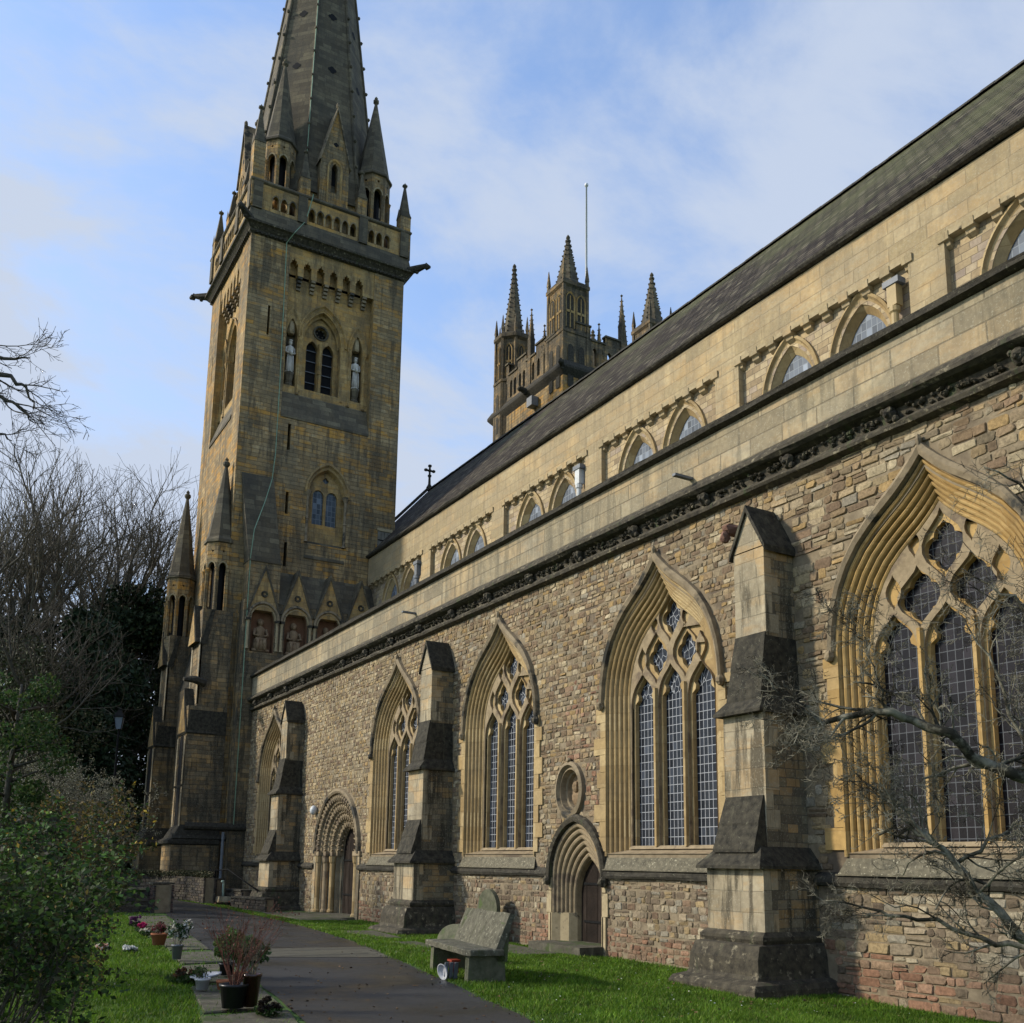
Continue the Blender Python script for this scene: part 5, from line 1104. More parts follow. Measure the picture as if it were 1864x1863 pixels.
# ================================================================ CHURCHYARD FURNITURE
def bench():
    P0 = Vector((-12.95, 6.85, 0)); U = (Vector((-14.75, 7.15, 0)) - P0); L = 2.15; U.normalize(); D = Vector((0, 1, 0)) - U * U.y; D.normalize()
    fr = dict(O=P0 + U * (-.02), U=U, D=D)
    t = thing('stone_bench', P0 + U * .9, 'lichen spotted stone bench with a leaning slab back beside the path', 'bench')
    b = MB().frame(**fr).mat('bench')
    n = 18; ring = []
    pts = []
    for k in range(n + 1): pts.append((L * k / n, random.uniform(-.012, .012) + (.05 if k == 0 else 0)))
    for k in range(6): pts.append((L + random.uniform(-.01, .01), .55 * (k + 1) / 6))
    for k in range(n): pts.append((L - L * (k + 1) / n, .55))
    for k in range(5): pts.append((random.uniform(-.01, .01), .55 - .5 * (k + 1) / 6))
    b.loft([[(u, d, .395) for u, d in pts], [(u, d, .465) for u, d in pts], [(.01 + u * .99, .008 + d * .985, .478) for u, d in pts]], True, True, True); b.build('seat', t)
    b = MB().frame(**fr).mat('bench'); top = [(L * (.03 + .94 * k / 14), random.uniform(-.012, .012)) for k in range(15)]
    lo_ = [(u, .40) for u, j in top]
    A = [(u, .42, .40) for u, j in top]; B = [(u, .66, .98 + j) for u, j in top]; C_ = [(u, .74, .96 + j) for u, j in top]; E_ = [(u, .52, .38) for u, j in top]
    b.loft([A, B, C_, E_]); b.poly([A[0], B[0], C_[0], E_[0]]); b.poly([A[-1], B[-1], C_[-1], E_[-1]]); b.build('backrest', t)
    for u in (.10, L - .28):
        b = MB().frame(**fr).mat('benchleg'); b.extrude([(.04, -.05), (.62, -.05), (.60, .42), (.06, .42)][0:4], u, u + .16, 0); b.extrude([(.46, .3), (.64, .3), (.68, .85), (.60, .85)], u, u + .16, 0); b.build('leg', t)
bench()
def gravestone(c, ang, w_, h, label, m_='benchleg', round_=True, lean=0.0):
    b = MB().frame((c[0], c[1], gz(c[0], c[1])), (math.cos(ang), math.sin(ang), 0), (-math.sin(ang) * 1, math.cos(ang), 0)).mat(m_)
    pts = [(-w_, -.1), (w_, -.1), (w_, h * .62)] + [(w_ * math.cos(t * math.pi / 12), h * .62 + h * .38 * math.sin(t * math.pi / 12)) for t in range(1, 12)] + [(-w_, h * .62)]
    f = lambda d: [(u * (1 if d < .2 else 1), d + z * lean, z) for u, z in pts]
    b.loft([f(0), f(.02 - .02), f(.11)], True, True, True); tag(b.build('gravestone'), label, 'gravestone', 'upright gravestones behind the bench')
gravestone((-21.9, 12.1), R(4), .44, 1.27, 'round topped mossy gravestone standing against the wall behind the bench')
gravestone((-16.6, 8.35), R(12), .42, .62, 'dark leaning gravestone partly hidden behind the left end of the bench', lean=.35)
# plastic box and dish under the bench
c = at(822, 1788, 12.9)
t = thing('flower_crate', (-13.66, 7.0, 0), 'small orange red plastic pot holder tucked under the stone bench', 'pot holder')
M['redplastic'] = plain('red_plastic', (.22, .035, .018), (.28, .05, .025), 5, rough=.4, bump=.05); M['whiteplastic'] = plain('white_plastic', (.36, .36, .38), (.5, .5, .5), 5, rough=.5, bump=.05); M['blackplastic'] = plain('black_plastic', (.012, .013, .015), (.02, .02, .022), 5, rough=.35, bump=.05); M['terra'] = plain('terracotta', (.26, .09, .04), (.34, .13, .06), 5); M['glassvase'] = plain('dark_brown_glass', (.03, .012, .008), (.05, .02, .012), 5, rough=.15, spec=.6, bump=.02)
b = MB().mat('redplastic').frame((-13.66, 7.0, 0), (1, -.15, 0)); b.box((-.08, -.05, .10), (.08, .06, .27), (.01, .01, .01, .01)); b.box((-.10, -.07, .26), (.10, .08, .285)); b.build('box', t)
b = MB().mat('lead').frame((-13.62, 6.90, .0), (1, -.15, 0)); 
for k in range(3): b.extrude([(-.02 + .03 * k - .0, .02), (.05 + .03 * k, .02), (.10 + .03 * k, .26), (.07 + .03 * k, .26)], -.09 + .07 * k, -.035 + .07 * k, 1)
b.build('trowel', t)
tag(t, cat='pot holder')
b = MB().mat('whiteplastic'); Z = []
fr = Vector((-13.55, 6.80, -.03)); n = 20
b.frame(fr, Vector((.93, .28, 0)), Vector((-.28, .93, .25)).normalized(), Vector((0, -.2, 1)).normalized()); b.loft([[(r * math.cos(2 * math.pi * k / n), d, .16 + r * 1.15 * math.sin(2 * math.pi * k / n)) for k in range(n)] for r, d in ((.03, .03), (.07, .03), (.095, -.01), (.105, -.012), (.10, .0), (.075, .045), (.02, .045))], True, True, True)
tag(b.build('dish', None, True), 'white oval dish leaning upright in front of the orange pot holder', 'dish')

# brick pier, low wall, raised lawn wall, rubble wall by the tower
def course_wall(name, pts, h, th, label, cat, pal, cope='carve', cope_over=.05, hz=(.06, .13), wz=(.15, .4), coping=True, group=None, z_add=None):
    """low rubble wall along a polyline (x, y); stones on both faces"""
    t = thing(name, (pts[0][0], pts[0][1], gz(*pts[0])), label, cat, 'low dark walls at the foot of the tower' if name == 'step_wall' else group)
    b = MB().mat('rubble'); cp = MB().mat(cope)
    core = MB().mat('mortar')
    for (x0, y0), (x1, y1) in zip(pts[:-1], pts[1:]):
        U = Vector((x1 - x0, y1 - y0, 0)); L = U.length; U.normalize(); D = Vector((-U.y, U.x, 0)); g = min(gz(x0, y0), gz(x1, y1)) - .15 if z_add is None else z_add
        top = h + g + .15
        core.frame((x0, y0, g), U, D); core.box((.02, -th / 2 + .03, 0), (L - .02, th / 2 - .03, top - g - .01))
        for side in (-1, 1):
            z = 0
            while z < top - g - .03:
                hh = min(random.uniform(*hz), top - g - z); u = -.02
                while u < L:
                    sw = random.uniform(*wz); c_ = random.choice(pal); kk = random.uniform(.7, 1.2); b.col = tuple(v * kk for v in c_)
                    uu = min(u + sw, L + .02); b.frame((x0, y0, g), U, D); o_ = random.uniform(.0, .03); y_a = side * (th / 2 + o_); y_b = side * (th / 2 - .06)
                    a, e = u + .006, uu - .006
                    if e - a > .03 and hh > .02:
                        r0 = [(a, y_b, z + .004), (e, y_b, z + .004), (e, y_b, z + hh - .004), (a, y_b, z + hh - .004)]; r1 = [(p[0], y_a - side * .015, p[2]) for p in r0]; cx_, cz_ = (a + e) / 2, z + hh / 2
                        r2 = [(cx_ + (p[0] - cx_) * .9, y_a, cz_ + (p[2] - cz_) * .82) for p in r0]; b.loft([r0, r1, r2], True, False, True)
                    u = uu
                z += hh
        if coping:
            n = max(1, int(L / .5)); cp.frame((x0, y0, g), U, D)
            for k in range(n):
                dz = random.uniform(-.012, .012); cp.box((L * k / n + .004, -th / 2 - cope_over, top - g + dz), (L * (k + 1) / n - .004, th / 2 + cope_over, top - g + .06 + dz), (.01, .01, .015, .015))
    b.col = None
    core.build('core', t); b.build('stonework', t, smooth=False)
    if coping: cp.build('coping', t)
    return t
DK = [(.06, .05, .04), (.045, .04, .034), (.085, .07, .05), (.07, .055, .042), (.10, .085, .06)]
BK = [(.06, .04, .035), (.05, .035, .03), (.08, .05, .04), (.045, .038, .034)]
course_wall('gate_pier', [(-34.2, 6.68), (-33.5, 6.78)], .88, .62, 'dark brick pier with a flat cap at the left edge of the path', 'pier', BK, hz=(.065, .08), wz=(.2, .24))
course_wall('retaining_wall', [(-34.0, 6.4), (-34.05, 1.5)], .66, .3, 'low stone wall with a flat coping holding up the lawn left of the brick pier', 'wall', DK, cope='hood', cope_over=.08)
course_wall('rubble_wall', [(-40.6, 9.95), (-42.3, 9.85), (-45.0, 8.9), (-48.5, 7.0)], 1.02, .45, 'overgrown dark rubble wall curving along the path in front of the tower', 'wall', DK, coping=False)
course_wall('stone_pier', [(-47.6, 6.2), (-47.0, 6.5)], 1.65, .55, 'taller dark stone pier at the far left end of the rubble wall', 'pier', DK)
course_wall('step_wall', [(-41.2, 10.9), (-39.3, 11.05)], .62, .35, 'low black stepped wall below the handrail, left of the first buttress', 'wall', DK, cope='dark')
course_wall('step_wall', [(-39.0, 10.6), (-36.6, 11.2)], .45, .4, 'low dark wall with a ledge at the foot of the first buttress', 'wall', DK, cope='dark')
course_wall('step_wall', [(-45.6, 10.2), (-41.6, 10.6)], .95, .35, 'dark wall with a broad ledge between the rubble wall and the tower', 'wall', DK, cope='dark')
# ivy and weeds on top of the rubble wall
def leafcloud(mb, centres, n, size, pal, kind='quad', flat=0.0):
    """centres: list of (x,y,z,rx,ry,rz); many small leaf faces scattered on and in the clumps"""
    wts = np.array([c[3] * c[4] * c[5] for c in centres]) ** .7; wts /= wts.sum(); idx = rng.choice(len(centres), n, p=wts)
    C_ = np.array(centres)[idx]; d = rng.normal(size=(n, 3)); d /= np.linalg.norm(d, axis=1)[:, None]; rad = rng.uniform(.25, 1.0, n) ** .5
    P_ = C_[:, :3] + d * C_[:, 3:6] * rad[:, None]
    a = rng.normal(size=(n, 3)); a[:, 2] *= (1 - flat); a /= np.linalg.norm(a, axis=1)[:, None]; q = rng.normal(size=(n, 3)); q[:, 2] *= (1 - flat); q -= a * (a * q).sum(1)[:, None]; q /= np.linalg.norm(q, axis=1)[:, None]
    s_ = rng.uniform(.6, 1.3, n) * size; pal = np.array(pal); ci = pal[rng.integers(0, len(pal), n)] * rng.uniform(.65, 1.3, n)[:, None]
    tone = {}
    V = np.empty((n, 4, 3)); V[:, 0] = P_ - a * s_[:, None] * .5; V[:, 1] = P_ + q * s_[:, None] * .30; V[:, 2] = P_ + a * s_[:, None] * .5; V[:, 3] = P_ - q * s_[:, None] * .30
    base = len(mb.v); mb.v.extend(map(tuple, V.reshape(-1, 3))); mb.c.extend([tuple(c) for c in np.repeat(ci, 4, 0)])
    mb.f.extend([(base + 4 * i, base + 4 * i + 1, base + 4 * i + 2, base + 4 * i + 3) for i in range(n)]); mb.m.extend([mb.cur] * n)
GR = [(.03, .065, .015), (.05, .09, .02), (.025, .05, .015), (.07, .10, .03)]
b = MB().mat('leafdark'); leafcloud(b, [(x, y, z, .35, .22, .14) for x, y, z in [(-40.8 - .28 * k, 9.9 - .0 * k - max(0, (k - 5)) * .13, 1.10 + random.uniform(-.05, .06)) for k in range(26)]], 5200, .07, [(.05, .055, .025), (.07, .065, .03), (.04, .05, .02), (.10, .09, .045)]); tag(b.build('wall_weeds'), 'dull weeds and ivy spilling over the top of the rubble wall', 'weeds', kind='stuff')
# notice leaning on the low wall
b = MB().mat('whiteplastic').frame((-33.75, 4.55, gz(-33.75, 4.5)), (0, 1, 0), (-1, 0, 0), (-.2, 0, 1)); b.box((-.22, 0, 0), (.22, .03, .58))
b.mat('iron')
for k in range(16): u = random.uniform(-.19, .1); z = .04 + .033 * k; b.box((u, -.003, z), (u + random.uniform(.05, .16), 0, z + .016))
tag(b.build('notice_board'), 'white board with dark blotchy lines leaning against the low wall', 'notice')
# handrail and green standpipe
b = MB().mat('iron'); p = [(-41.6, 10.4, .1), (-41.6, 10.4, 1.25), (-40.9, 10.7, 1.3), (-38.3, 11.2, .55)]; b.tube(p, .03, 6); b.tube([(-41.9, 10.3, 1.0), (-41.6, 10.4, 1.12)], .025, 6); b.tube([(-38.3, 11.2, .55), (-38.3, 11.2, .2)], .025, 6); b.tube([(-42.2, 10.3, 1.35), (-41.7, 10.4, .95)], .025, 6); tag(b.build('handrail', None, True), 'thin black iron handrail sloping down the steps left of the first buttress', 'handrail')
t = thing('standpipe', (-40.4, 10.45, .1), 'thin pale green standpipe on a small stone block by the path', 'standpipe'); M['palegreen'] = plain('pale_green_paint', (.32, .44, .36), (.42, .52, .44), 5, rough=.5)
b = MB().mat('palegreen'); b.tube([(-40.4, 10.45, .25), (-40.45, 10.45, .78), (-40.4, 10.42, .85), (-40.3, 10.35, .84)], .045, 7); b.build('pipe', t, True); b = MB().mat('buttf'); b.box((-40.7, 10.2, .05), (-40.1, 10.7, .27), (.03,) * 4); b.build('block', t)
# lamp post among the trees
lp = at(216, 1330, 42.0); lb = Vector((lp.x, lp.y, gz(lp.x, lp.y)))
t = thing('lamp_post', lb, 'black lamp post with a glass lantern among the dark trees', 'lamp post')
b = MB().mat('iron'); H_ = lp.z - lb.z; b.lathe(lb, [(.14, 0), (.12, .5), (.06, .7), (.045, H_), (.12, H_ + .05)], 8); b.build('post', t)
M['lampglass'] = plain('pale_lantern_glass', (.10, .12, .15), (.13, .15, .18), 5, rough=.3, bump=0)
b = MB().mat('lampglass'); b.lathe((lb.x, lb.y, lp.z + .05), [(.14, 0), (.24, .5)], 4, .4); b.build('lantern_glass', t); b = MB().mat('iron'); b.lathe((lb.x, lb.y, lp.z + .55), [(.30, 0), (.28, .05), (.10, .3), (.03, .45)], 4, .4)
for k in range(4): a = .4 + k * math.pi / 2; b.tube([(lb.x + .15 * math.cos(a), lb.y + .15 * math.sin(a), lp.z + .04), (lb.x + .26 * math.cos(a), lb.y + .26 * math.sin(a), lp.z + .56)], .018, 4)
b.build('lantern_frame', t)

# ================================================================ PLANTS
def grow(mb, p, d, L, r, lev, spread=.6, nch=5, wob=.16, up=.08, rmin=.008, sides=5, first=.3, decay=.62, tips=None):
    """recursive bare branch"""
    n = 6 if lev > 1 else 4; pts = [p.copy()]; q = p.copy(); dd = d.copy()
    for k in range(n):
        dd = (dd + Vector((random.gauss(0, wob), random.gauss(0, wob), random.gauss(0, wob) + up))).normalized(); q = q + dd * (L / n); pts.append(q.copy())
    rs = [max(rmin * .7, r * (1 - .62 * k / n)) for k in range(n + 1)]; mb.tube(pts, rs, sides if lev > 1 else 3, False)
    if lev <= 0:
        if tips is not None: tips.append(q)
        return
    for k in range(nch):
        t = first + (1 - first) * (k + random.random() * .8) / nch; i = min(n - 1, int(t * n)); f = t * n - i; pp = pts[i].lerp(pts[i + 1], f); ax = (pts[i + 1] - pts[i]).normalized()
        s_ = Vector((random.gauss(0, 1), random.gauss(0, 1), random.gauss(0, 1))); s_ = (s_ - ax * s_.dot(ax)).normalized(); a = random.uniform(.6, 1.1) * spread
        grow(mb, pp, (ax * math.cos(a) + s_ * math.sin(a)).normalized(), L * decay * random.uniform(.75, 1.15) * (1.15 - .45 * t), max(rmin, r * .55 * (1 - .45 * t)), lev - 1, spread, nch, wob, up, rmin, sides, .2, decay, tips)
def bare_tree(base, H, label, r=.35, lean=(0, 0), lev=4, nch=6, name='bare_tree', group='bare winter trees beyond the churchyard', seed=1, bark='barkfar', spread=.62, rmin=.014, trunk=.28):
    random.seed(seed); base = Vector(base); t = thing(name, base, label, 'tree', group)
    b = MB().mat(bark); top = base + Vector((lean[0], lean[1], H * trunk)); b.tube([base - Vector((0, 0, .3)), base.lerp(top, .5) + Vector((.1, .05, 0)), top], [r * 1.3, r, r * .85], 8); b.build('trunk', t, True)
    b = MB().mat(bark); 
    for k in range(5):
        a = 2 * math.pi * k / 5 + random.random(); sp_ = random.uniform(.25, .7) if k else .1
        grow(b, top - Vector((0, 0, random.uniform(0, H * .06))), Vector((math.cos(a) * sp_ + lean[0] * .05, math.sin(a) * sp_, 1)).normalized(), H * .36, r * .6, lev - 1, spread, nch, .14, .10, rmin, 5)
    b.build('crown', t, True); return t
def gp(x, y): return (x, y, gz(x, y))
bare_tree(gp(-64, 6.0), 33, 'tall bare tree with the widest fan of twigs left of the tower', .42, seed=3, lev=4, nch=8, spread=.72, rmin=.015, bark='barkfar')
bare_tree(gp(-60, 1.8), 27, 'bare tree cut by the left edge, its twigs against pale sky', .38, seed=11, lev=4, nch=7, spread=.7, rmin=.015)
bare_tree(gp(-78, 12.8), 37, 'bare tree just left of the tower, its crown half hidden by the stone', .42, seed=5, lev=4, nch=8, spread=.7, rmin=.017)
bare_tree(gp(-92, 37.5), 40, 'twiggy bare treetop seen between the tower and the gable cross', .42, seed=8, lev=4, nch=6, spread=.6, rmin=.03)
bare_tree(gp(-61, 6.2), 20, 'low dense bare tree in front of the dark evergreen', .26, seed=21, lev=4, nch=6, spread=.85, rmin=.014, trunk=.22, bark='bark')
bare_tree(gp(-49, 3.4), 19, 'brown thicket like bare tree at the left edge above the shrubs', .26, seed=22, lev=4, nch=6, spread=.85, rmin=.014, trunk=.2, bark='bark')
def evergreen(base, H, Rr, label, n, pal, seed, size=.28, name='evergreen_tree', ncl=46, shape=1.0, leaf='leafdark', z0=.12):
    random.seed(seed); base = Vector(base); t = thing(name, base, label, 'tree' if 'tree' in name else 'bush', {'evergreen_tree': 'evergreen trees left of the tower', 'thicket': 'thickets left of the tower'}.get(name))
    b = MB().mat('bark'); b.tube([base, base + Vector((.1, 0, H * .5)), base + Vector((0, .1, H * .92))], [.35 * H / 15, .2 * H / 15, .04], 8)
    for k in range(16): a = random.random() * 6.28; z = H * random.uniform(.15, .8); b.tube([base + Vector((0, 0, z)), base + Vector((math.cos(a) * Rr * .6, math.sin(a) * Rr * .6, z + H * .05))], [.06, .02], 4)
    b.build('trunk', t, True); cl = []
    for k in range(ncl):
        v = random.random(); z = H * (z0 + (1 - z0) * v); rr_ = Rr * math.sqrt(max(.03, 1 - (abs(v - .35) / (.67 if v > .35 else .5)) ** 2)) * shape; a = random.random() * 6.28; q = random.uniform(.35, .95) * rr_; s_ = Rr * random.uniform(.22, .42)
        cl.append((base.x + math.cos(a) * q, base.y + math.sin(a) * q, base.z + z, s_, s_, s_ * random.uniform(.6, 1.0)))
    b = MB().mat(leaf); leafcloud(b, cl, n, size, pal); b.build('crown', t); return t
DG = [(.022, .042, .018), (.032, .055, .022), (.016, .03, .014), (.045, .065, .028)]
evergreen(gp(-64, 10.2), 18.0, 3.7, 'very dark evergreen tree rising beside the tower buttresses', 26000, DG, 31, .30, ncl=70)
evergreen(gp(-60, 5.8), 13.8, 4.6, 'dark evergreen tree wrapped in bare twigs, behind the shrubs', 26000, DG, 32, .32, ncl=60)
evergreen(gp(-62, 1.8), 13.5, 4.6, 'dark ivy covered tree low at the left edge', 20000, [(.02, .028, .012), (.03, .035, .016), (.015, .02, .01)], 33, .32, ncl=60)
OL = [(.075, .068, .035), (.055, .058, .026), (.09, .08, .045), (.045, .055, .022), (.06, .075, .03)]
evergreen(gp(-62, 6.3), 11.5, 3.4, 'olive brown thicket of small leaves in front of the dark evergreens', 15000, OL, 61, .15, name='thicket', ncl=60, z0=.05)
evergreen(gp(-48.5, 3.2), 9.8, 3.0, 'olive green thicket at the left edge, mixed with bare twigs', 15000, OL, 62, .15, name='thicket', ncl=60, z0=.05)
evergreen(gp(-68, 9), 13, 5, 'dark evergreen filling the gap behind the other two', 16000, DG, 34, .34, ncl=50, z0=.02)
evergreen(gp(-61, 7.4), 8.2, 2.4, 'bright green laurel bush growing below the dark evergreens', 11000, [(.03, .085, .02), (.05, .12, .03), (.02, .055, .015)], 35, .16, name='laurel_bush', leaf='leaf', z0=.02)
evergreen(gp(-64, 10.2), 4.4, 2.4, 'dark green low bush behind the tower base, lowest of the evergreens', 9000, DG, 37, .16, name='low_bush', leaf='leafdark', z0=.0)
evergreen(gp(-36, 2.2), 7.2, 1.9, 'mid green bush with glossy leaves at the left edge behind the near shrub', 12000, [(.035, .075, .018), (.06, .11, .028), (.02, .045, .012), (.08, .10, .03)], 36, .13, name='glossy_bush', leaf='leaf', z0=.02)
# pale-twigged shrub with buds
def budshrub(base, H, Rr, label, seed):
    random.seed(seed); base = Vector(base); t = thing('twiggy_shrub', base, label, 'shrub', 'twiggy budding shrubs'); b = MB().mat('barkpale'); tips = []
    for k in range(10): a = random.random() * 6.28; s_ = random.uniform(.1, .6); grow(b, base + Vector((math.cos(a) * .15, math.sin(a) * .15, 0)), Vector((math.cos(a) * s_, math.sin(a) * s_, 1)).normalized(), H * .55, .035, 3, .75, 5, .18, .03, .006, 4, .25, .55, tips)
    b.build('stems', t); b = MB().mat('leaf'); leafcloud(b, [(p.x, p.y, p.z, .10, .10, .10) for p in tips], min(9000, len(tips) * 6), .05, [(.30, .29, .21), (.20, .19, .13), (.12, .13, .06), (.34, .32, .25)]); b.build('buds', t)
budshrub(gp(-40, 4.5), 6.3, 2.0, 'grey twiggy shrub speckled with pale buds left of the tower base', 41)
budshrub(gp(-40, 3.4), 6.6, 2.2, 'grey budding shrub further left, rising behind green leaves', 42)
# near leafy bushes at the left edge
def leafy(base, H, Rr, label, n, pal, seed, size, stems=8, name='leafy_shrub', cl_n=34, extra=None, lstems=2):
    random.seed(seed); base = Vector(base); t = thing(name, base, label, 'shrub'); b = MB().mat('bark'); tips = []
    for k in range(stems): a = random.random() * 6.28; s_ = random.uniform(.05, .5); grow(b, base + Vector((math.cos(a) * Rr * .3, math.sin(a) * Rr * .3, 0)), Vector((math.cos(a) * s_, math.sin(a) * s_, 1)).normalized(), H * .8, .014, lstems, .6, 5, .12, .05, .003, 5, .2, .5, tips)
    b.build('stems', t, True); cl = [(p.x, p.y, p.z, .13, .13, .12) for p in tips]
    for k in range(cl_n): a = random.random() * 6.28; q = Rr * math.sqrt(random.random()); cl.append((base.x + math.cos(a) * q, base.y + math.sin(a) * q, base.z + H * random.uniform(.05, 1) * (1 - .35 * (q / Rr) ** 2), Rr * .28, Rr * .28, H * .09))
    b = MB().mat('leaf'); leafcloud(b, cl, n, size, pal, flat=.4)
    if extra: leafcloud(b, cl, int(n * .03), size * .9, extra)
    b.build('foliage', t); return t
LG = [(.03, .06, .015), (.05, .09, .02), (.02, .035, .012), (.075, .13, .025), (.045, .045, .02)]
def base_at(px, depth):
    p = at(px, 1863, depth); return gp(p.x, p.y)
leafy(base_at(-110, 6.6), 1.75, .62, 'tall dense leafy shrub filling the lower left corner of the view', 11000, LG, 51, .05, 12, extra=[(.25, .18, .04), (.12, .22, .05)])
leafy(base_at(-5, 9.0), 2.0, .66, 'dark leafy shrub directly behind the nearest one at the left edge', 9000, [(.04, .085, .02), (.02, .04, .012), (.07, .14, .03), (.03, .03, .02)], 52, .05, 12, extra=[(.30, .20, .03), (.2, .3, .06)])
leafy(base_at(125, 8.2), 1.45, .34, 'thin sapling with sparse dark leaves on the lawn beside the shrubs', 650, LG, 53, .06, 3, name='sapling', cl_n=6)
leafy(base_at(80, 13.0), 2.4, .8, 'brown and green bush with yellowing leaves beyond the near shrubs', 9000, [(.09, .065, .03), (.05, .06, .02), (.12, .08, .03), (.04, .07, .02), (.16, .12, .03)], 54, .06, 9, extra=[(.42, .30, .04)])
# overhanging bare branch, top left: a tree standing just outside the view
random.seed(61)
tb = at(-620, 1500, 16); tb = Vector((tb.x, tb.y, gz(tb.x, tb.y))); t = thing('overhanging_tree', tb, 'bare tree outside the left edge whose drooping twigs reach into the sky', 'tree')
b = MB().mat('bark'); tt = at(-600, 560, 16); b.tube([tb, tb.lerp(tt, .5) + Vector((.2, 0, 0)), tt], [.32, .24, .15], 8); b.build('trunk', t, True)
b = MB().mat('bark')
def limb(pts_px, r0, r1, lev=2, nch=7, L=.9, seed=0, mb=None, spread=.7, rmin=.004, up=.0, wob=.2):
    random.seed(seed); pts = [at(*p) for p in pts_px]; fine = []
    for k in range(len(pts) - 1):
        for q in range(3): fine.append(pts[k].lerp(pts[k + 1], q / 3) + Vector([random.gauss(0, .012 * (1 + r0 * 10)) for _ in range(3)]))
    fine.append(pts[-1]); n = len(fine); mb.tube(fine, [r0 + (r1 - r0) * k / (n - 1) for k in range(n)], 7, True)
    for k in range(nch):
        t_ = .12 + .88 * (k + random.random() * .7) / nch; i = min(n - 2, int(t_ * (n - 1))); ax = (fine[i + 1] - fine[i]).normalized(); s_ = Vector([random.gauss(0, 1) for _ in range(3)]); s_ = (s_ - ax * s_.dot(ax)).normalized(); a = random.uniform(.4, 1.0) * spread
        grow(mb, fine[i], (ax * math.cos(a) + s_ * math.sin(a)).normalized(), L * random.uniform(.6, 1.2), max(rmin, (r0 + (r1 - r0) * t_) * .5), lev, 1.05 if rmin < .003 else .8, 5, wob, up, rmin, 4, .2, .52)
limb([(-600, 560, 16), (-350, 560, 15.5), (-150, 610, 15), (10, 655, 15), (55, 652, 15)], .075, .009, 2, 9, .85, 1, b, rmin=.0045, spread=.55, wob=.14)
limb([(-600, 640, 16), (-330, 620, 15.5), (-120, 655, 15), (20, 685, 15), (50, 705, 15), (60, 745, 15)], .07, .008, 2, 10, .85, 2, b, rmin=.0045, spread=.55, wob=.14)
limb([(-600, 700, 16), (-300, 690, 15.5), (-120, 700, 15), (5, 718, 15), (40, 745, 15), (62, 770, 15)], .065, .008, 2, 10, .8, 3, b, rmin=.0045, spread=.55, wob=.14)
limb([(-600, 740, 16), (-300, 760, 15.5), (-120, 770, 15), (2, 790, 15), (22, 803, 15)], .06, .007, 2, 7, .7, 4, b, rmin=.0045, spread=.55, wob=.14)
b.build('branches', t, True)
# lichened bare tree in front of the wall, right
random.seed(71)
hb = at(2230, 1863, 7.6); hb = Vector((hb.x, hb.y, -.1)); t = thing('lichened_tree', hb, 'bare lichen covered tree reaching in from the right edge before the window', 'tree')
b = MB().mat('barkpale'); fk = at(2200, 1600, 7.5); b.tube([hb - Vector((0, 0, .3)), hb.lerp(fk, .5), fk], [.13, .10, .08], 10); b.build('trunk', t, True)
b = MB().mat('barkpale')
limb([(2200, 1600, 7.5), (2040, 1510, 7.3), (1940, 1455, 7.1), (1864, 1420, 7.0), (1800, 1392, 7.0), (1730, 1340, 7.0), (1660, 1310, 7.1), (1615, 1302, 7.1), (1560, 1300, 7.2), (1500, 1316, 7.2), (1475, 1300, 7.2), (1455, 1268, 7.2), (1425, 1240, 7.3)], .056, .008, 3, 20, .62, 5, b, rmin=.0023, spread=1.0, up=.01, wob=.34)
limb([(2200, 1640, 7.4), (2050, 1760, 7.0), (1950, 1745, 6.9), (1864, 1712, 6.8), (1800, 1645, 6.8), (1745, 1575, 6.9), (1700, 1535, 6.9), (1660, 1515, 7.0), (1600, 1520, 7.0)], .052, .009, 3, 17, .62, 6, b, rmin=.0023, spread=1.1, up=.03, wob=.34)
limb([(1940, 1745, 6.9), (1864, 1725, 7.1), (1790, 1708, 7.2), (1700, 1678, 7.3), (1620, 1665, 7.3), (1570, 1650, 7.4), (1500, 1640, 7.4)], .026, .005, 3, 9, .5, 7, b, rmin=.0023, spread=1.0)
limb([(1950, 1460, 7.1), (1880, 1400, 7.3), (1840, 1300, 7.4), (1800, 1200, 7.5), (1750, 1120, 7.6)], .022, .005, 3, 12, .6, 8, b, rmin=.0023, spread=1.0)
limb([(2200, 1560, 7.5), (2050, 1380, 7.4), (1960, 1180, 7.4), (1880, 1120, 7.4), (1820, 1080, 7.5), (1750, 1035, 7.6)], .034, .005, 3, 11, .6, 9, b, rmin=.0023, spread=1.0)
limb([(1700, 1535, 6.9), (1650, 1480, 7.0), (1590, 1430, 7.1), (1530, 1420, 7.2)], .014, .004, 3, 11, .55, 10, b, rmin=.0023, spread=1.1)
limb([(1745, 1575, 6.9), (1800, 1530, 6.8), (1850, 1500, 6.8), (1900, 1480, 6.8)], .016, .005, 3, 10, .6, 11, b, rmin=.0023, spread=1.1)
limb([(1980, 1050, 7.4), (1900, 960, 7.5), (1850, 880, 7.6), (1790, 850, 7.6)], .02, .005, 2, 6, .4, 12, b, rmin=.0023)
limb([(1615, 1302, 7.1), (1600, 1240, 7.1), (1570, 1170, 7.2), (1545, 1120, 7.2)], .010, .003, 3, 9, .42, 13, b, rmin=.0025, spread=1.1)
b.build('branches', t, True)
random.seed(9)

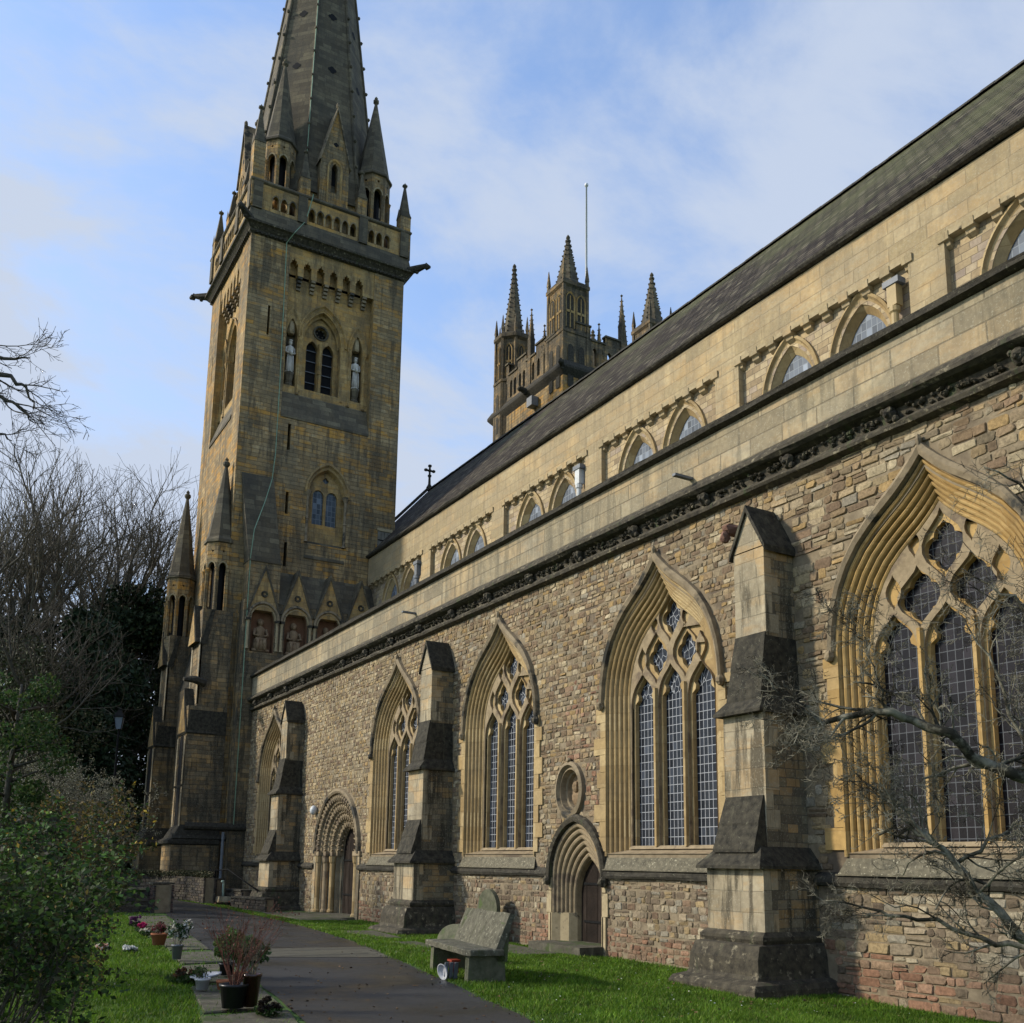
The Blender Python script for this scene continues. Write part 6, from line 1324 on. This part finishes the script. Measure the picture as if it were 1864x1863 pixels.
# pots and flowers along the row of slabs
def pot(mb, c, r0, r1, h, lip=True):
    mb.lathe(c, [(r0, 0), (r1, h - .03), (r1 * 1.08, h - .03), (r1 * 1.08, h), (r1 * .95, h), (r1 * .9, h - .04)], 16)
def stems(mb, c, n, H, spread_, r, seed, lev=2, nch=4):
    random.seed(seed); tips = []
    for k in range(n): a = random.random() * 6.28; s_ = random.uniform(.05, spread_); grow(mb, Vector(c) + Vector((math.cos(a) * .03, math.sin(a) * .03, 0)), Vector((math.cos(a) * s_, math.sin(a) * s_, 1)).normalized(), H * random.uniform(.6, 1), r, lev, .5, nch, .10, .06, .0016, 4, .3, .5, tips)
    return tips
M['redstem'] = plain('dead_red_twigs', (.07, .03, .02), (.16, .06, .04), 8); M['greystem'] = plain('dry_grey_stems', (.10, .08, .055), (.19, .16, .11), 8)
def potted(name, c, label, cat, potm, r0, r1, h, stemm=None, n=12, H=.5, sp_=.6, leaves=None, ln=0, ls=.04, seed=1, group=None):
    z = gz(c[0], c[1]) + (c[2] if len(c) > 2 else .055); t = thing(name, (c[0], c[1], z), label, cat, group); b = MB().mat(potm); pot(b, (c[0], c[1], z), r0, r1, h); b.mat('turf'); b.lathe((c[0], c[1], z + h - .06), [(r1 * .93, 0), (r1 * .9, .03)], 12); b.build('pot', t, True)
    tips = [Vector((c[0], c[1], z + h + H * .3))]
    if stemm: b = MB().mat(stemm); tips = stems(b, (c[0], c[1], z + h - .04), n, H, sp_, .006, seed); b.build('stems', t)
    if leaves: b = MB().mat('leaf'); leafcloud(b, [(p.x, p.y, p.z, .07, .07, .06) for p in tips], ln, ls, leaves); b.build('leaves', t)
    return t
potted('potted_shrub', (-11.72, 3.22), 'black plastic pot holding a tall dead shrub with red brown twig tips', 'potted plant', 'blackplastic', .12, .155, .26, 'redstem', 20, .85, .8, [(.14, .055, .035), (.10, .04, .03)], 200, .03, 3)
potted('tall_vase', (-11.72, 3.42), 'dark brown glass vase of dry grey stems beside the black pot', 'vase', 'glassvase', .075, .105, .36, 'greystem', 12, .5, .35, seed=4)
potted('white_pot', (-13.5, 3.30), 'small white pot of green sprigs beside the black pot of dead twigs', 'potted plant', 'whiteplastic', .07, .095, .14, 'greystem', 6, .14, .6, GR, 260, .03, 5)
potted('red_pot', (-13.35, 3.52), 'little red brown pot squeezed between the white pot and the dead shrub', 'pot', 'terra', .06, .08, .12, seed=6)
b = MB().mat('whiteplastic'); z = .09; b.frame((-14.35, 3.55, z), (1, 0, 0), (0, 1, .12), (0, -.12, 1)); b.lathe((0, 0, 0), [(.05, 0), (.17, .02), (.21, .04), (.21, .055), (.16, .04), (.05, .03)], 20); tag(b.build('plate', None, True), 'broad white plate lying tilted behind the small white pot', 'plate')
potted('drooping_plant', (-15.0, 4.0), 'dark pot with long drooping yellow green leaves behind the dead shrub', 'potted plant', 'blackplastic', .09, .11, .17, 'greystem', 12, .42, .9, [(.10, .17, .04), (.18, .22, .05), (.06, .10, .03)], 1100, .075, 7)
potted('leafy_pot', (-13.9, 3.9), 'broad leaved green plant leaning over the path beyond the dead shrub', 'potted plant', 'terra', .07, .09, .15, 'greystem', 8, .42, .8, [(.05, .10, .03), (.08, .15, .04)], 700, .085, 8)
potted('flower_vase', (-17.6, 3.85), 'grey vase of white flowers and dark leaves halfway along the row', 'vase', 'lead', .07, .09, .24, 'greystem', 9, .34, .6, [(.02, .05, .015), (.03, .07, .02), (.5, .5, .46)], 620, .06, 9)
potted('terracotta_pot', (-20.6, 4.15), 'terracotta pot of wilted red brown blooms on the grave slabs', 'potted plant', 'terra', .11, .15, .22, 'redstem', 10, .2, .6, [(.18, .04, .05), (.12, .03, .04), (.05, .07, .02)], 420, .05, 10)
def bunch(name, c, label, pal, n, size, r=(.14, .10, .05), cat='flowers'):
    z = gz(c[0], c[1]) + c[2]; t = thing(name, (c[0], c[1], z), label, cat, 'flower bunches left on the grass and slabs' if name == 'flower_bunch' else None); b = MB().mat('leaf'); cl = [(c[0] + random.uniform(-r[0], r[0]), c[1] + random.uniform(-r[1], r[1]), z + .05 + random.uniform(0, r[2]), .035, .035, .03) for _ in range(12)]
    leafcloud(b, cl, n, size, pal); b.build('blooms', t); b = MB().mat('leaf'); leafcloud(b, [(c[0], c[1], z + .03, r[0] * 1.3, r[1] * 1.3, .05)], int(n * .7), size * 1.1, GR); b.build('leaves', t); b = MB().mat('greystem')
    for k in range(7): a = random.uniform(-.5, .5); b.tube([(c[0], c[1], z + .05), (c[0] + .22 * math.cos(a), c[1] - .22 * math.sin(a), z + .02)], .004, 4)
    b.build('stalks', t)
bunch('flower_bunch', (-19.6, 3.45, .02), 'bunch of white flowers lying on the open grass', [(.7, .7, .66), (.6, .6, .56)], 520, .05)
bunch('flower_bunch', (-20.2, 3.1, .02), 'bunch of peach and white flowers lying on the grass left of the all white bunch', [(.6, .3, .2), (.6, .36, .26), (.65, .63, .6)], 420, .05)
bunch('flower_bunch', (-24.5, 4.55, .06), 'bright magenta flowers near the far end of the slab row', [(.45, .02, .13), (.35, .02, .10)], 420, .055, (.14, .12, .12))
bunch('flower_bunch', (-26.6, 4.75, .06), 'farthest bunch, dusky purple blooms past the magenta ones', [(.16, .05, .14), (.12, .04, .10)], 380, .055, (.14, .12, .16))
bunch('flower_bunch', (-23.4, 4.45, .06), 'cream flowers in pale paper between the magenta blooms and the terracotta pot', [(.55, .5, .36), (.45, .42, .3), (.6, .58, .5)], 420, .055, (.16, .12, .05))
bunch('dry_wreath', (-11.15, 3.45, .06), 'black withered wreath at the foot of the brown vase', [(.012, .010, .008), (.04, .03, .02)], 700, .04, (.16, .12, .10), 'wreath')
bunch('fallen_leaves', (-14.6, 3.3, .05), 'pile of russet dead leaves beside the drooping plant', [(.15, .07, .03), (.10, .05, .025), (.06, .05, .03)], 700, .055, (.25, .18, .10), 'leaves')
# lawn: blades
def lawn(name, n, sampler, label, hmin=.03, hmax=.075, w_=.006):
    P_ = []
    while len(P_) < n:
        x, y = sampler()
        P_.append((x, y, gz(x, y)))
    P_ = np.array(P_); a = rng.uniform(0, 6.28, n); h = rng.uniform(hmin, hmax, n); clump = (np.sin(P_[:, 0] * 3.1) * np.sin(P_[:, 1] * 4.3 + P_[:, 0]) + np.sin(P_[:, 0] * 11) * .4); h *= 1 + .25 * clump
    dist = np.hypot(P_[:, 0], P_[:, 1]); ww = w_ * np.clip(dist / 10, 1, 3.5); 
    side = np.stack([np.cos(a), np.sin(a), 0 * a], 1) * ww[:, None]; lean = np.stack([rng.normal(0, .5, n), rng.normal(0, .5, n), 1 + 0 * a], 1) * h[:, None]
    V = np.empty((n, 3, 3)); V[:, 0] = P_ - side; V[:, 1] = P_ + side; V[:, 2] = P_ + lean
    pal = np.array([(.07, .14, .010), (.10, .18, .014), (.045, .10, .010), (.14, .21, .025), (.19, .18, .06)]); ci = pal[rng.choice(5, n, p=[.32, .33, .2, .12, .03])] * rng.uniform(.8, 1.4, n)[:, None] * (1 + .22 * clump)[:, None]
    b = MB().mat('grass'); b.v = [tuple(v) for v in V.reshape(-1, 3)]; b.c = [tuple(c) for c in np.repeat(ci, 3, 0)]; b.f = [(3 * i, 3 * i + 1, 3 * i + 2) for i in range(n)]; b.m = [0] * n
    tag(b.build(name), label, 'grass', kind='stuff')
def s_right():
    while True:
        x = -5.5 - 37 * (random.random() ** 1.7); y = random.uniform(4.6, 12.6); 
        if y < interp(PR, x) + random.gauss(.05, .07) + .05 * math.sin(x * 2.3): continue
        if x < -31 and y > 10.4: continue
        if -25.6 < x < -22.8 and 9.4 < y < 10.5 and random.random() < .9: continue
        if -21.4 < x < -19.5 and 9.2 < y < 9.9 and random.random() < .9: continue
        if -20.9 < x < -18.4 and 11.0 < y < 12.1 and random.random() < .9: continue
        if y > 12.5: continue
        return x, y
def s_left():
    while True:
        x = -8 - 25.5 * (random.random() ** 1.5); y = random.uniform(-1.5, 6.3)
        if y > interp(PL, x) - .1: continue
        yl = interp([(-9, 2.3), (-14.5, 3.4), (-19.8, 4.15), (-26.8, 4.7), (-31.5, 5.4), (-33.4, 5.6)], x)
        if y > yl and x < -9.2 and random.random() < .93: continue
        return x, y
def s_up():
    while True:
        x = random.uniform(-46, -34.3); y = random.uniform(1, 6.9)
        if random.random() < .5 and x < -40: continue
        return x, y
lawn('lawn', 210000, s_right, 'bright green mown grass between the path and the church wall')
lawn('lawn', 150000, s_left, 'shaded green grass left of the grave slabs')
lawn('lawn', 26000, s_up, 'grass on the raised ground behind the low wall', .04, .1)

# leaf litter and daisies
def litter(name, n, sampler, pal, size, label, dz=.03, cat='leaves'):
    b = MB().mat('leafdark'); cl = []
    for _ in range(n):
        x, y = sampler(); cl.append((x, y, gz(x, y) + dz, .012, .012, .004))
    leafcloud(b, cl, n, size, pal, flat=.85); tag(b.build(name), label, cat, kind='stuff')
def s_path():
    x = -8 - 28 * random.random() ** 1.5; a, c = interp(PL, x), interp(PR, x); t = random.random(); t = t ** 2 if random.random() < .5 else 1 - (1 - t) ** 2
    return x, a + (c - a) * t
BR = [(.12, .065, .025), (.08, .045, .02), (.16, .10, .04), (.05, .035, .02)]
litter('leaf_litter', 900, s_path, BR, .045, 'small brown fallen leaves scattered over the damp path', .02)
litter('leaf_litter', 900, s_right, BR + [(.2, .17, .07)], .045, 'brown leaves lying in the grass beside the church wall', .05)
litter('daisies', 420, s_right, [(.6, .6, .55), (.5, .5, .4)], .022, 'tiny pale daisies dotted in the grass by the church', .07, 'daisies')
litter('leaf_litter', 500, s_left, BR + [(.3, .28, .2)], .045, 'brown and pale leaf scraps on the grass left of the slabs', .06)
